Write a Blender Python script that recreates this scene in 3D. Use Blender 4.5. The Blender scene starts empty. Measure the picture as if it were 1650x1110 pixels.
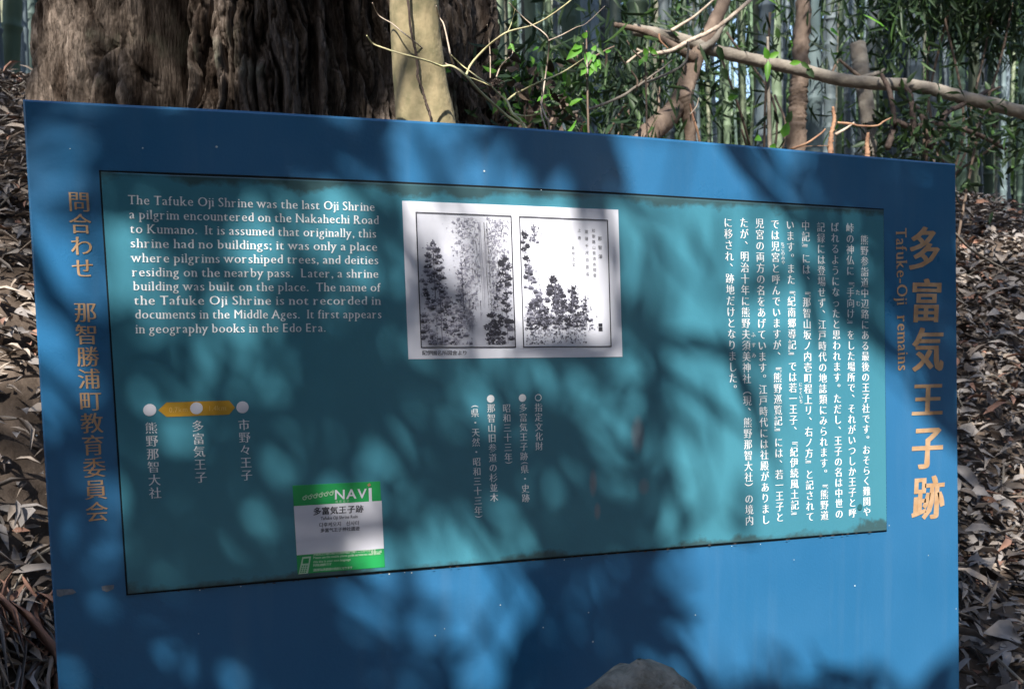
import bpy, math, random
import numpy as np
from mathutils import Vector, Matrix
from math import radians, sin, cos, pi

random.seed(7); RNG = np.random.default_rng(7)
scene = bpy.context.scene
COL = scene.collection

# ------------------------------------------------------------------ camera, sky, sun, exposure
Z0 = 0.55                                   # height of the print plate's lower left corner above the path
ROT = np.array([[0.9484103386, -0.3167958249, -0.0125791474],
                [0.0302711382, 0.0509869305, 0.9982404475],
                [-0.3155970339, -0.9471223460, 0.0579463022]])   # world -> camera
CAM = np.array([0.09441781, -1.18006325, 0.3557474 + Z0])
F = 1500.0
cam_data = bpy.data.cameras.new('camera'); cam = bpy.data.objects.new('camera', cam_data); COL.objects.link(cam)
RT = ROT.T
cam.matrix_world = Matrix([[*RT[0], CAM[0]], [*RT[1], CAM[1]], [*RT[2], CAM[2]], [0, 0, 0, 1]])
cam_data.sensor_width = 36; cam_data.lens = 36 * F / 1650; cam_data.clip_start = 0.02; cam_data.clip_end = 500
scene.camera = cam
cam_data.dof.use_dof = True; cam_data.dof.focus_distance = 1.30; cam_data.dof.aperture_fstop = 13.0

SUN_EL, SUN_AZ = 44.0, 30.0                 # elevation; degrees left of the board's normal
L = np.array([-sin(radians(SUN_AZ)) * cos(radians(SUN_EL)), -cos(radians(SUN_AZ)) * cos(radians(SUN_EL)), sin(radians(SUN_EL))])
world = bpy.data.worlds.new('World'); scene.world = world; world.use_nodes = True
wn = world.node_tree; bg = wn.nodes['Background']
sky = wn.nodes.new('ShaderNodeTexSky'); sky.sky_type = 'NISHITA'; sky.sun_disc = False
sky.sun_elevation = radians(SUN_EL); sky.sun_rotation = math.atan2(L[0], L[1])
wn.links.new(sky.outputs[0], bg.inputs[0]); bg.inputs[1].default_value = 0.14
sun = bpy.data.lights.new('sun', 'SUN'); sun.energy = 5.0; sun.angle = radians(0.55); sun.color = (1.0, 0.955, 0.88)
so = bpy.data.objects.new('sun', sun); COL.objects.link(so); so.location = tuple(L * 20)
so.rotation_euler = Vector(L).to_track_quat('Z', 'Y').to_euler()
scene.view_settings.view_transform = 'Standard'; scene.view_settings.look = 'None'
scene.view_settings.exposure = 1.08; scene.view_settings.gamma = 1; scene.view_settings.use_curve_mapping = False

# ------------------------------------------------------------------ helpers
def at(px, py, y=0.0):
    """point of the place seen at a given spot of the photograph, at depth y behind the board"""
    d = RT @ np.array([px - 825.0, 555.0 - py, -F])
    return CAM + d * ((y - CAM[1]) / d[1])
def bp(px, py):
    p = at(px, py, 0.0); return np.array([p[0], p[2]])

def tag(o, label=None, cat=None, group=None, kind=None):
    if label: o['label'] = label
    if cat: o['category'] = cat
    if group: o['group'] = group
    if kind: o['kind'] = kind
    return o
def root(name, loc, label, cat, group=None):
    o = bpy.data.objects.new(name, None); COL.objects.link(o); o.location = tuple(loc); o.empty_display_size = .05
    return tag(o, label, cat, group)
def origin(o):
    p = np.zeros(3)
    while o is not None:
        p += np.array(o.location); o = o.parent
    return p
def obj(name, v, f, mat, parent=None, smooth=False, loc=None, mats=None, midx=None, kind=None):
    v = np.asarray(v, float)
    if parent is not None: v = v - origin(parent)
    elif loc is not None: v = v - np.asarray(loc)
    me = bpy.data.meshes.new(name)
    if isinstance(f, np.ndarray):
        n, k = f.shape
        me.vertices.add(len(v)); me.vertices.foreach_set('co', v.astype(np.float32).ravel())
        me.loops.add(n * k); me.loops.foreach_set('vertex_index', f.astype(np.int32).ravel())
        me.polygons.add(n); me.polygons.foreach_set('loop_start', np.arange(0, n * k, k, dtype=np.int32))
        me.update(calc_edges=True)
    else:
        me.from_pydata(v.tolist(), [], f)
    for m in (mats or [mat]): me.materials.append(m)
    if midx is not None: me.polygons.foreach_set('material_index', np.asarray(midx, dtype=np.int32))
    if smooth: me.polygons.foreach_set('use_smooth', np.ones(len(me.polygons), bool))
    me.validate(); me.update()
    o = bpy.data.objects.new(name, me); COL.objects.link(o)
    if parent is not None: o.parent = parent
    elif loc is not None: o.location = tuple(loc)
    if kind: o['kind'] = kind
    return o
def copy_of(o, parent=None):
    c = o.copy(); COL.objects.link(c); c.parent = parent
    for ch in list(o.children): copy_of(ch, c)
    return c

class MB:
    def __init__(s): s.v = []; s.f = []; s.m = []; s.n = 0
    def add(s, v, f, m=0):
        v = np.asarray(v, float); s.v.append(v); s.f += [[i + s.n for i in q] for q in f]; s.m += [m] * len(f); s.n += len(v)
    def build(s, name, mat, parent=None, **k):
        if s.n == 0: return None
        if k.get('mats'): k['midx'] = s.m
        return obj(name, np.concatenate(s.v), s.f, mat, parent, **k)

def tube(pts, rad, seg=8, caps=True, wob=0.0):
    pts = np.asarray(pts, float); n = len(pts)
    rad = np.broadcast_to(np.asarray(rad, float), (n,))
    tan = np.gradient(pts, axis=0); tan /= np.linalg.norm(tan, axis=1)[:, None] + 1e-12
    ref = np.array([0, 0, 1.]) if abs(tan[0][2]) < .9 else np.array([1., 0, 0])
    V = []; a = np.linspace(0, 2 * pi, seg, endpoint=False); nrm = np.cross(tan[0], ref); nrm /= np.linalg.norm(nrm)
    for i in range(n):
        nrm = nrm - tan[i] * (nrm @ tan[i]); nrm /= np.linalg.norm(nrm); b = np.cross(tan[i], nrm)
        r = rad[i] * (1 + wob * RNG.uniform(-1, 1, seg))
        V.append(pts[i] + np.outer(np.cos(a) * r, nrm) + np.outer(np.sin(a) * r, b))
    Fc = [[i * seg + j, i * seg + (j + 1) % seg, (i + 1) * seg + (j + 1) % seg, (i + 1) * seg + j] for i in range(n - 1) for j in range(seg)]
    if caps: Fc += [list(range(seg))[::-1], [(n - 1) * seg + j for j in range(seg)]]
    return np.concatenate(V), Fc
def smoothline(pts, n=24):
    pts = np.asarray(pts, float); k = len(pts)
    if k < 3:
        t = np.linspace(0, 1, n)[:, None]; return pts[0] * (1 - t) + pts[-1] * t
    P = np.vstack([2 * pts[0] - pts[1], pts, 2 * pts[-1] - pts[-2]]); out = []
    per = max(2, n // (k - 1))
    for i in range(k - 1):
        p0, p1, p2, p3 = P[i:i + 4]
        for t in np.linspace(0, 1, per, endpoint=False):
            out.append(.5 * (2 * p1 + (p2 - p0) * t + (2 * p0 - 5 * p1 + 4 * p2 - p3) * t * t + (3 * p1 - p0 - 3 * p2 + p3) * t ** 3))
    out.append(pts[-1]); return np.array(out)

_lat = RNG.random((64, 64, 64))
def vnoise(x, y, z=0.0):
    x, y, z = np.broadcast_arrays(np.asarray(x, float), y, z)
    xi, yi, zi = np.floor(x).astype(int), np.floor(y).astype(int), np.floor(z).astype(int)
    fx, fy, fz = x - xi, y - yi, z - zi
    fx, fy, fz = [t * t * (3 - 2 * t) for t in (fx, fy, fz)]
    g = lambda a, b, c: _lat[(xi + a) % 64, (yi + b) % 64, (zi + c) % 64]
    l = lambda a, b, t: a + (b - a) * t
    return l(l(l(g(0,0,0), g(1,0,0), fx), l(g(0,1,0), g(1,1,0), fx), fy), l(l(g(0,0,1), g(1,0,1), fx), l(g(0,1,1), g(1,1,1), fx), fy), fz)

# ------------------------------------------------------------------ materials
def mat(name, col, rough=.7, spec=.3, metal=0.0, col2=None, scale=20., bump=0.0, bscale=None, stretch=(1, 1, 1), coat=0.0,
        ramp=(.35, .65), detail=5, trans=0.0, per_obj=0.0):
    m = bpy.data.materials.new(name); m.use_nodes = True; nt = m.node_tree; p = nt.nodes['Principled BSDF']
    p.inputs['Base Color'].default_value = (*col, 1); p.inputs['Roughness'].default_value = rough
    p.inputs['Specular IOR Level'].default_value = spec; p.inputs['Metallic'].default_value = metal
    p.inputs['Coat Weight'].default_value = coat
    N = nt.nodes.new; K = nt.links.new
    tc = N('ShaderNodeTexCoord'); mp = N('ShaderNodeMapping'); mp.inputs['Scale'].default_value = stretch
    K(tc.outputs['Object'], mp.inputs[0])
    last = None
    if col2 is not None:
        no = N('ShaderNodeTexNoise'); no.inputs['Scale'].default_value = scale; no.inputs['Detail'].default_value = detail
        K(mp.outputs[0], no.inputs['Vector'])
        r = N('ShaderNodeValToRGB'); r.color_ramp.elements[0].position = ramp[0]; r.color_ramp.elements[1].position = ramp[1]
        r.color_ramp.elements[0].color = (*col, 1); r.color_ramp.elements[1].color = (*col2, 1)
        K(no.outputs[0], r.inputs[0]); last = r.outputs[0]; K(last, p.inputs['Base Color'])
    if per_obj:
        oi = N('ShaderNodeObjectInfo'); hv = N('ShaderNodeHueSaturation'); mr = N('ShaderNodeMapRange')
        mr.inputs['To Min'].default_value = 1 - per_obj; mr.inputs['To Max'].default_value = 1 + per_obj
        K(oi.outputs['Random'], mr.inputs[0]); K(mr.outputs[0], hv.inputs['Value'])
        if last: K(last, hv.inputs['Color'])
        else: hv.inputs['Color'].default_value = (*col, 1)
        K(hv.outputs[0], p.inputs['Base Color'])
    if bump:
        nb = N('ShaderNodeTexNoise'); nb.inputs['Scale'].default_value = bscale or scale * 3; nb.inputs['Detail'].default_value = 6
        K(mp.outputs[0], nb.inputs['Vector']); b = N('ShaderNodeBump'); b.inputs['Strength'].default_value = bump; b.inputs['Distance'].default_value = .01
        K(nb.outputs[0], b.inputs['Height']); K(b.outputs[0], p.inputs['Normal'])
    if trans:
        tr = N('ShaderNodeBsdfTranslucent'); mx = N('ShaderNodeMixShader'); mx.inputs[0].default_value = trans
        src = p.inputs['Base Color']
        if src.is_linked: K(src.links[0].from_socket, tr.inputs[0])
        else: tr.inputs[0].default_value = (*[min(1, c * 1.6) for c in col], 1)
        K(p.outputs[0], mx.inputs[1]); K(tr.outputs[0], mx.inputs[2]); K(mx.outputs[0], nt.nodes['Material Output'].inputs[0])
    return m

M = {}
M['white'] = mat('white_print', (.80, .81, .83), .5, .3)
M['gold'] = mat('gold_print', (.50, .34, .21), .45, .4, metal=.1, col2=(.42, .25, .13), scale=60)
M['ink'] = mat('black_ink', (.035, .035, .045), .6, .2)
M['grey_ink'] = mat('grey_ink', (.095, .095, .125), .6, .2)
M['mid_ink'] = mat('mid_grey_ink', (.25, .25, .31), .6, .2)
M['pale_ink'] = mat('pale_grey_ink', (.45, .45, .52), .6, .2)
M['seam'] = mat('seam_rubber', (.006, .010, .012), .6, .2)
M['orange'] = mat('map_orange', (.52, .27, .02), .5, .3, col2=(.42, .25, .03), scale=60)
M['orange_text'] = mat('pale_map_text', (.62, .40, .12), .5, .3)
M['green'] = mat('sticker_green', (.02, .32, .09), .4, .4)
M['sticker_white'] = mat('sticker_white', (.60, .60, .68), .4, .4, col2=(.66, .66, .72), scale=18)
M['sticker_text'] = mat('sticker_pale_text', (.45, .62, .45), .5)
M['chip'] = mat('chipped_paint', (.22, .23, .26), .8, col2=(.12, .15, .18), scale=150)
M['speck'] = mat('pale_speck', (.55, .6, .62), .8)

def board_mat():
    m = mat('blue_enamel', (.020, .121, .262), .34, .45, col2=(.028, .139, .292), scale=3.5, bump=.04, bscale=260)
    nt = m.node_tree; p = nt.nodes['Principled BSDF']; N = nt.nodes.new; K = nt.links.new
    tc = N('ShaderNodeTexCoord'); n = N('ShaderNodeTexNoise'); n.inputs['Scale'].default_value = 7; n.inputs['Detail'].default_value = 8
    K(tc.outputs['Object'], n.inputs['Vector']); r = N('ShaderNodeMapRange'); r.inputs['From Min'].default_value = .3; r.inputs['From Max'].default_value = .7
    r.inputs['To Min'].default_value = .26; r.inputs['To Max'].default_value = .46
    K(n.outputs[0], r.inputs[0]); K(r.outputs[0], p.inputs['Roughness'])
    mp = N('ShaderNodeMapping'); mp.inputs['Scale'].default_value = (1, 1, .07); K(tc.outputs['Object'], mp.inputs[0])      # rain streaks and dust
    st = N('ShaderNodeTexNoise'); st.inputs['Scale'].default_value = 38; st.inputs['Detail'].default_value = 5; K(mp.outputs[0], st.inputs['Vector'])
    sr = N('ShaderNodeMapRange'); sr.inputs['From Min'].default_value = .52; sr.inputs['From Max'].default_value = .75; sr.inputs['To Max'].default_value = .10; K(st.outputs[0], sr.inputs[0])
    du = N('ShaderNodeMath'); du.operation = 'MULTIPLY'; K(sr.outputs[0], du.inputs[0]); K(n.outputs[0], du.inputs[1])
    src = p.inputs['Base Color'].links[0].from_socket; mx = N('ShaderNodeMix'); mx.data_type = 'RGBA'; K(du.outputs[0], mx.inputs[0]); K(src, mx.inputs[6]); mx.inputs[7].default_value = (.25, .32, .36, 1)
    K(mx.outputs[2], p.inputs['Base Color']); return m
M['board'] = board_mat()

PB = [(160, 275), (1423, 337), (1428, 855), (204, 958)]
def plate_mat():
    """teal enamel with grime creeping in from the edges and a few faint brownish oval patches"""
    m = mat('teal_enamel', (.044, .188, .258), .30, .45, col2=(.053, .212, .280), scale=4, bump=.03, bscale=240)
    nt = m.node_tree; p = nt.nodes['Principled BSDF']; N = nt.nodes.new; K = nt.links.new
    g = N('ShaderNodeTexCoord'); s = N('ShaderNodeSeparateXYZ'); K(g.outputs['Generated'], s.inputs[0])
    def math_(op, a, b=None, c=None):
        q = N('ShaderNodeMath'); q.operation = op
        for i, t in enumerate((a, b, c)):
            if t is None: continue
            if isinstance(t, (int, float)): q.inputs[i].default_value = t
            else: K(t, q.inputs[i])
        return q.outputs[0]
    X, Y = s.outputs[0], s.outputs[2]
    Yb = math_('ADD', Y, math_('MULTIPLY', math_('SUBTRACT', X, 1.0), .051))      # height above the lower edge
    Yt = math_('SUBTRACT', 1.0, math_('ADD', Y, math_('MULTIPLY', X, .051)))
    n = N('ShaderNodeTexNoise'); n.inputs['Scale'].default_value = 14; n.inputs['Detail'].default_value = 8; n.inputs['Roughness'].default_value = .65
    K(g.outputs['Object'], n.inputs['Vector'])
    n2 = N('ShaderNodeTexNoise'); n2.inputs['Scale'].default_value = 5; n2.inputs['Detail'].default_value = 2
    K(g.outputs['Object'], n2.inputs['Vector'])
    amt = math_('MULTIPLY', math_('POWER', n.outputs[0], 3.0), math_('MULTIPLY', n2.outputs[0], .30))
    d = math_('MINIMUM', Yb, math_('MULTIPLY', Yt, 1.1))
    f = math_('MULTIPLY', math_('SUBTRACT', amt, d), 60.0)
    f = math_('MULTIPLY', math_('MINIMUM', math_('MAXIMUM', f, 0.0), 1.0), .75)
    mix = N('ShaderNodeMix'); mix.data_type = 'RGBA'; K(f, mix.inputs[0])
    src = p.inputs['Base Color'].links[0].from_socket
    K(src, mix.inputs[6]); mix.inputs[7].default_value = (.035, .05, .045, 1)
    cur = mix.outputs[2]
    a, b = bp(160, 275), bp(1428, 957); x0, x1 = bp(160, 275)[0], bp(1428, 855)[0]; z0, z1 = bp(1428, 855)[1], bp(160, 275)[1]
    for (px, py, rx, rz) in [(1026, 700, .012, .03), (954, 778, .007, .022), (961, 824, .006, .014), (1036, 784, .010, .014)]:  # faint brownish ovals, broken up by the noise
        q = bp(px, py); gx, gz = (q[0] - x0) / (x1 - x0), (q[1] - z0) / (z1 - z0)
        ex = math_('DIVIDE', math_('SUBTRACT', X, gx), rx / (x1 - x0)); ez = math_('DIVIDE', math_('SUBTRACT', Y, gz), rz / (z1 - z0))
        rr = math_('ADD', math_('MULTIPLY', ex, ex), math_('MULTIPLY', ez, ez))
        k = math_('MULTIPLY', math_('MAXIMUM', math_('SUBTRACT', 1.0, rr), 0.0), math_('MULTIPLY', n.outputs[0], .55))
        mm = N('ShaderNodeMix'); mm.data_type = 'RGBA'; K(k, mm.inputs[0]); K(cur, mm.inputs[6]); mm.inputs[7].default_value = (.45, .25, .22, 1); cur = mm.outputs[2]
    K(cur, p.inputs['Base Color']); return m
M['plate'] = plate_mat()
M['paper'] = mat('picture_paper', (.74, .75, .83), .55, .3, col2=(.68, .69, .77), scale=5)
M['mist'] = mat('picture_mist', (.72, .73, .80), .55, .3, col2=(.42, .43, .50), scale=7, ramp=(.36, .60))
M['metal'] = mat('post_metal', (.16, .13, .10), .6, .4, col2=(.10, .08, .06), scale=14)
M['bark'] = mat('cedar_bark', (.050, .036, .028), .95, .05, col2=(.25, .20, .165), scale=22, stretch=(1, 1, .30), bump=1.0, bscale=110, ramp=(.38, .68), detail=12)
M['smooth_bark'] = mat('smooth_bark', (.34, .275, .16), .7, .2, col2=(.15, .14, .075), scale=34, stretch=(1, 1, .8), bump=.3, bscale=60, ramp=(.40, .72), detail=9)
M['vine'] = mat('dark_vine', (.06, .045, .04), .9, .1, col2=(.12, .09, .075), scale=60)
M['twig'] = mat('yellow_twig', (.60, .58, .30), .7, .2, col2=(.46, .40, .24), scale=30)
M['pale_twig'] = mat('pale_twig', (.50, .42, .34), .8, .2, col2=(.34, .26, .20), scale=40)
M['brown_stem'] = mat('brown_stem', (.13, .095, .075), .9, .1, col2=(.24, .18, .14), scale=22, stretch=(1, 1, .4), bump=.6, bscale=60)
M['grey_stem'] = mat('grey_stem', (.18, .155, .13), .9, .1, col2=(.27, .24, .20), scale=18, stretch=(1, 1, 1), bump=.4, bscale=60)
M['orange_stem'] = mat('broken_wood', (.40, .24, .15), .9, .1, col2=(.22, .12, .08), scale=30)
M['culm'] = mat('bamboo_culm', (.060, .080, .085), .6, .3, col2=(.13, .155, .17), scale=5, stretch=(1, 1, .3), per_obj=.65)
M['leaf_dark'] = mat('dark_leaf', (.022, .045, .018), .5, .35, col2=(.038, .068, .026), scale=4, trans=.22)
M['leaf_mid'] = mat('mid_leaf', (.045, .10, .025), .45, .4, col2=(.07, .13, .035), scale=5, trans=.3)
M['leaf_bright'] = mat('bright_leaf', (.09, .30, .03), .45, .4, col2=(.16, .36, .04), scale=12, trans=.4)
M['rock'] = mat('pale_rock', (.13, .12, .10), .9, .2, col2=(.30, .275, .235), scale=45, bump=1.0, bscale=120, ramp=(.35, .6), detail=10)
M['soil'] = mat('forest_soil', (.06, .045, .035), .95, .1, col2=(.13, .10, .08), scale=12, bump=.8, bscale=40)
LITTER = [mat('dry_leaf_' + n, c, .8, .2, col2=c2, scale=30) for n, c, c2 in
          (('grey', (.27, .245, .23), (.19, .17, .16)), ('tan', (.38, .32, .27), (.28, .23, .19)), ('rust', (.30, .165, .115), (.22, .13, .10)), ('dark', (.075, .062, .055), (.12, .10, .088)))]

def culm_variety():
    nt = M['culm'].node_tree; N = nt.nodes.new; K = nt.links.new; p = nt.nodes['Principled BSDF']; src = p.inputs['Base Color'].links[0].from_socket
    oi = N('ShaderNodeObjectInfo'); m1 = N('ShaderNodeMath'); m1.operation = 'MULTIPLY'; m1.inputs[1].default_value = 7.31; m2 = N('ShaderNodeMath'); m2.operation = 'FRACT'
    K(oi.outputs['Random'], m1.inputs[0]); K(m1.outputs[0], m2.inputs[0]); r = N('ShaderNodeValToRGB'); K(m2.outputs[0], r.inputs[0])
    e = r.color_ramp.elements; e[0].position = 0; e[0].color = (1, 1, 1, 1); e[1].position = 1; e[1].color = (1.5, 1.15, .8, 1)
    for q, c in ((.45, (.95, 1.0, 1.05, 1)), (.7, (.9, 1.15, .62, 1)), (.88, (1.3, 1.2, .7, 1))): x = e.new(q); x.color = c
    mx = N('ShaderNodeMix'); mx.data_type = 'RGBA'; mx.blend_type = 'MULTIPLY'; mx.inputs[0].default_value = 1; K(src, mx.inputs[6]); K(r.outputs[0], mx.inputs[7]); K(mx.outputs[2], p.inputs['Base Color'])
culm_variety()
def bark_detail():
    nt = M['bark'].node_tree; N = nt.nodes.new; K = nt.links.new; p = nt.nodes['Principled BSDF']; src = p.inputs['Base Color'].links[0].from_socket
    tc = N('ShaderNodeTexCoord'); mp = N('ShaderNodeMapping'); mp.inputs['Scale'].default_value = (1, 1, .20); K(tc.outputs['Object'], mp.inputs[0])
    fib = N('ShaderNodeTexNoise'); fib.inputs['Scale'].default_value = 150; fib.inputs['Detail'].default_value = 6; fib.inputs['Roughness'].default_value = .7; K(mp.outputs[0], fib.inputs['Vector'])
    b = [n for n in nt.nodes if n.type == 'BUMP'][0]; b2 = N('ShaderNodeBump'); b2.inputs['Strength'].default_value = 1; b2.inputs['Distance'].default_value = .006
    K(fib.outputs[0], b2.inputs['Height']); K(b.outputs[0], b2.inputs['Normal']); K(b2.outputs[0], p.inputs['Normal'])
    r = N('ShaderNodeMapRange'); r.inputs['From Min'].default_value = .38; r.inputs['From Max'].default_value = .62; r.inputs['To Min'].default_value = .45; r.inputs['To Max'].default_value = 1.35; K(fib.outputs[0], r.inputs[0])
    hv = N('ShaderNodeHueSaturation'); K(src, hv.inputs['Color']); K(r.outputs[0], hv.inputs['Value'])
    li = N('ShaderNodeTexNoise'); li.inputs['Scale'].default_value = 6; li.inputs['Detail'].default_value = 9; K(tc.outputs['Object'], li.inputs['Vector'])
    lr = N('ShaderNodeMapRange'); lr.inputs['From Min'].default_value = .56; lr.inputs['From Max'].default_value = .66; lr.inputs['To Max'].default_value = .55; K(li.outputs[0], lr.inputs[0])
    mx = N('ShaderNodeMix'); mx.data_type = 'RGBA'; K(lr.outputs[0], mx.inputs[0]); K(hv.outputs[0], mx.inputs[6]); mx.inputs[7].default_value = (.20, .20, .15, 1); K(mx.outputs[2], p.inputs['Base Color'])
bark_detail()

# ------------------------------------------------------------------ terrain
def H(x, y):
    x = np.asarray(x, float); y = np.asarray(y, float)
    t = np.clip((y - .22) / 2.5, 0, 1)
    bank = 1.30 * (t * .65 + .35 * t * t * (3 - 2 * t))
    far = .03 * np.clip(y - 2.8, 0, 12) + .12 * np.clip(y - 15, 0, 60)
    n = .10 * (vnoise(x * 1.3, y * 1.3, 3.3) - .5) + .035 * (vnoise(x * 5, y * 5, 7.7) - .5)
    left = .42 * np.clip((.05 - x) / .35, 0, 1) * np.clip((y - .25) / .8, 0, 1) * np.clip((4.5 - y) / 2, 0, 1)
    return bank + far + left + n * np.clip(.35 + y * .6, .3, 1.5)
def grid(xs, ys):
    X, Y = np.meshgrid(xs, ys); Z = H(X, Y); nx, ny = len(xs), len(ys)
    i = np.arange(ny - 1)[:, None] * nx + np.arange(nx - 1)[None]
    return np.stack([X.ravel(), Y.ravel(), Z.ravel()], 1), np.stack([i, i + 1, i + nx + 1, i + nx], -1).reshape(-1, 4)
xs = np.concatenate([np.linspace(-90, -4, 30), np.linspace(-3.8, 7, 160), np.linspace(7.5, 90, 30)])
ys = np.concatenate([np.linspace(-60, -3, 20), np.linspace(-2.8, 5, 150), np.linspace(5.3, 90, 60)])
v, f = grid(xs, ys)
tag(obj('ground', v, f, M['soil'], smooth=True), 'dark forest soil rising in a bank behind the sign', None, None, 'structure')

# ------------------------------------------------------------------ glyphs (built-in font turned into brush / serif letter shapes)
_gc = {}
STEM_SKIP = set("vwy.,:;-()AMNVW0123456789")
def glyph(ch, style):
    key = (ch, style)
    if key in _gc: return _gc[key]
    c = bpy.data.curves.new('g', 'FONT'); c.body = ch; c.resolution_u = 3 if style != 'tiny' else 1
    o = bpy.data.objects.new('g', c); COL.objects.link(o); dg = bpy.context.evaluated_depsgraph_get(); dg.update()
    m = o.evaluated_get(dg).to_mesh(); V = np.array([v.co[:2] for v in m.vertices]).reshape(-1, 2); Fs = [list(p.vertices) for p in m.polygons]
    cnt = {}
    for p in Fs:
        for i in range(len(p)):
            e = (p[i], p[(i + 1) % len(p)]); cnt[e] = 1
    bpy.data.objects.remove(o); bpy.data.curves.remove(c)
    if len(V) == 0:
        _gc[key] = (np.zeros((0, 2)), [], .28, 0); return _gc[key]
    # make every face counter-clockwise
    for i, p in enumerate(Fs):
        q = V[p]; A = np.sum(q[:, 0] * np.roll(q[:, 1], -1) - np.roll(q[:, 0], -1) * q[:, 1])
        if A < 0: Fs[i] = p[::-1]
    cnt = {(p[i], p[(i + 1) % len(p)]) for p in Fs for i in range(len(p))}
    B = [e for e in cnt if (e[1], e[0]) not in cnt]
    nr = np.zeros_like(V)
    for a, b in B:
        d = V[b] - V[a]; l = np.linalg.norm(d)
        if l < 1e-9: continue
        n = np.array([d[1], -d[0]]) / l; nr[a] += n; nr[b] += n
    ln = np.linalg.norm(nr, axis=1)[:, None]; nr = np.where(ln > 1e-6, nr / np.maximum(ln, .35), 0)
    a, b = {'mincho': (.015, -.014), 'minchob': (.016, -.008), 'brush': (.046, .014), 'serif': (.012, -.016), 'serifb': (.022, -.006),
            'bold': (.028, .022), 'boldsans': (.03, .02), 'tiny': (0, 0), 'sans': (0, 0)}[style]
    W = V + nr * np.array([a, b])
    F2 = [list(p) for p in Fs]
    adv = V[:, 0].max() + (V[:, 0].min() if V[:, 0].min() > 0 else .04)
    if style.startswith('serif') and ch.isalpha():
        top = V[:, 1].max(); xh = .53
        for ea, eb in B:
            p, q = V[ea], V[eb]
            if abs(p[1] - q[1]) > 1e-4: continue
            x0, x1 = sorted((p[0], q[0])); w = x1 - x0; y = p[1]; down = (V[eb][0] > V[ea][0])
            if not (.05 < w < .16): continue
            sw, sh = .055, .032
            if down and (abs(y) < .02 or y < -.12) and ch not in 'vwyVWMAtjgcseoOaG' or (down and ch == 'A'):
                l, r = x0 - sw, x1 + sw
                k = len(W); W = np.vstack([W, [[l, y], [r, y], [r, y + sh], [x1 + .012, y + sh * 1.9], [x0 - .012, y + sh * 1.9], [l, y + sh]]]); F2.append([k, k + 1, k + 2, k + 3, k + 4, k + 5])
            elif (not down) and y > .4 and ch not in 'tgcseoafSOMAC':
                l = x0 - sw * 1.2; r = x1 + (sw if ch in 'vwyxkKNHIVWE' or (ch in 'u' and False) else 0)
                if ch in 'uvwyx' or ch.isupper() or y > .6 or ch in 'nmrpij':
                    k = len(W); W = np.vstack([W, [[l, y - sh], [x0 - .005, y - sh * 1.8], [r, y - sh], [r, y], [l + .01, y]]]); F2.append([k, k + 1, k + 2, k + 3, k + 4])
    r = (W, F2, adv, len(V)); _gc[key] = r; return r

YT = -.0047   # face of the lettering (in front of the plate)
def put(mb, ch, style, o, ex, ey, y):
    """glyph cell origin o=(u,v), ex/ey = em axes in the board's plane"""
    W, Fs, adv, nv = glyph(ch, style)
    if len(W) == 0: return
    P = np.asarray(o)[None] + W[:, :1] * ex[None] + W[:, 1:] * ey[None]
    V3 = np.stack([P[:, 0], np.full(len(P), y), P[:, 1]], 1)
    V3[nv:, 1] -= .00008                      # serif feet lie a hair above the stems they cross
    mb.add(V3, Fs)
ROW = bp(1423, 337) - bp(160, 275); ROW /= np.linalg.norm(ROW)

def column(mb, text, p0, p1, style='mincho', wid=1.0, cell=1.0, y=YT, halves=''):
    """vertical writing: p0 / p1 = photo spots of the centres of first and last character"""
    a, b = bp(*p0), bp(*p1); adv = []
    pos = [0.0]
    for i in range(1, len(text)):
        w0 = .6 if text[i - 1] in halves else 1; w1 = .6 if text[i] in halves else 1
        pos.append(pos[-1] + (w0 + w1) / 2)
    tot = pos[-1] if pos[-1] else 1
    step = (b - a) / tot; em = np.linalg.norm(step) * cell; dn = step / np.linalg.norm(step)
    ey = -dn * em / .98; ex = ROW * em * wid / .98
    for ch, k in zip(text, pos):
        c = a + step * k
        if ch in '　 ': continue
        if ch in '、。':
            put(mb, ch, style, c - .5 * ex - .38 * ey + .52 * ex + .52 * ey, ex, ey, y)
        elif ch in '『』（）「」()':
            g = glyph(ch, style)[0]; cc = (np.array([.5, .38]) if ch not in '()' else (g.max(0) + g.min(0)) / 2)
            exr, eyr = ey * -1.0, ex * 1.0      # quarter turn clockwise
            put(mb, ch, style, c - cc[0] * exr - cc[1] * eyr, exr, eyr, y)
        else:
            g = glyph(ch, style)[0]; cc = (g.max(0) + g.min(0)) / 2 if ord(ch) < 0x3000 else np.array([.5, .38])
            put(mb, ch, style, c - cc[0] * ex - cc[1] * ey, ex, ey, y)

def line(mb, text, p0, p1, caph, style='serif', y=YT, up=None, capem=.70):
    """horizontal writing fitted between the photo spots p0 and p1 of the baseline; caph = cap height in metres"""
    a, b = bp(*p0), bp(*p1); d = b - a; Ln = np.linalg.norm(d); d /= Ln
    u = np.array([-d[1], d[0]]) if up is None else up
    k = caph / capem; sx = .92 if style.startswith('serif') else .95; tr = .055 if style.startswith('serif') else .02
    x = [0.0]; advs = []
    for ch in text:
        W, Fs, adv, _ = glyph(ch, style); advs.append(.27 if ch == ' ' else adv + tr)
    tot = sum(advs); nat = tot * k * sx
    s = Ln / nat; gl = k * sx * min(max(s, .80), 1.12); t = a.copy()
    extra = (Ln - tot * gl) / max(1, len(text) - 1)
    for ch, ad in zip(text, advs):
        if ch != ' ': put(mb, ch, style, t, d * gl, u * k, y)
        t = t + d * (ad * gl + extra)

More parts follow.
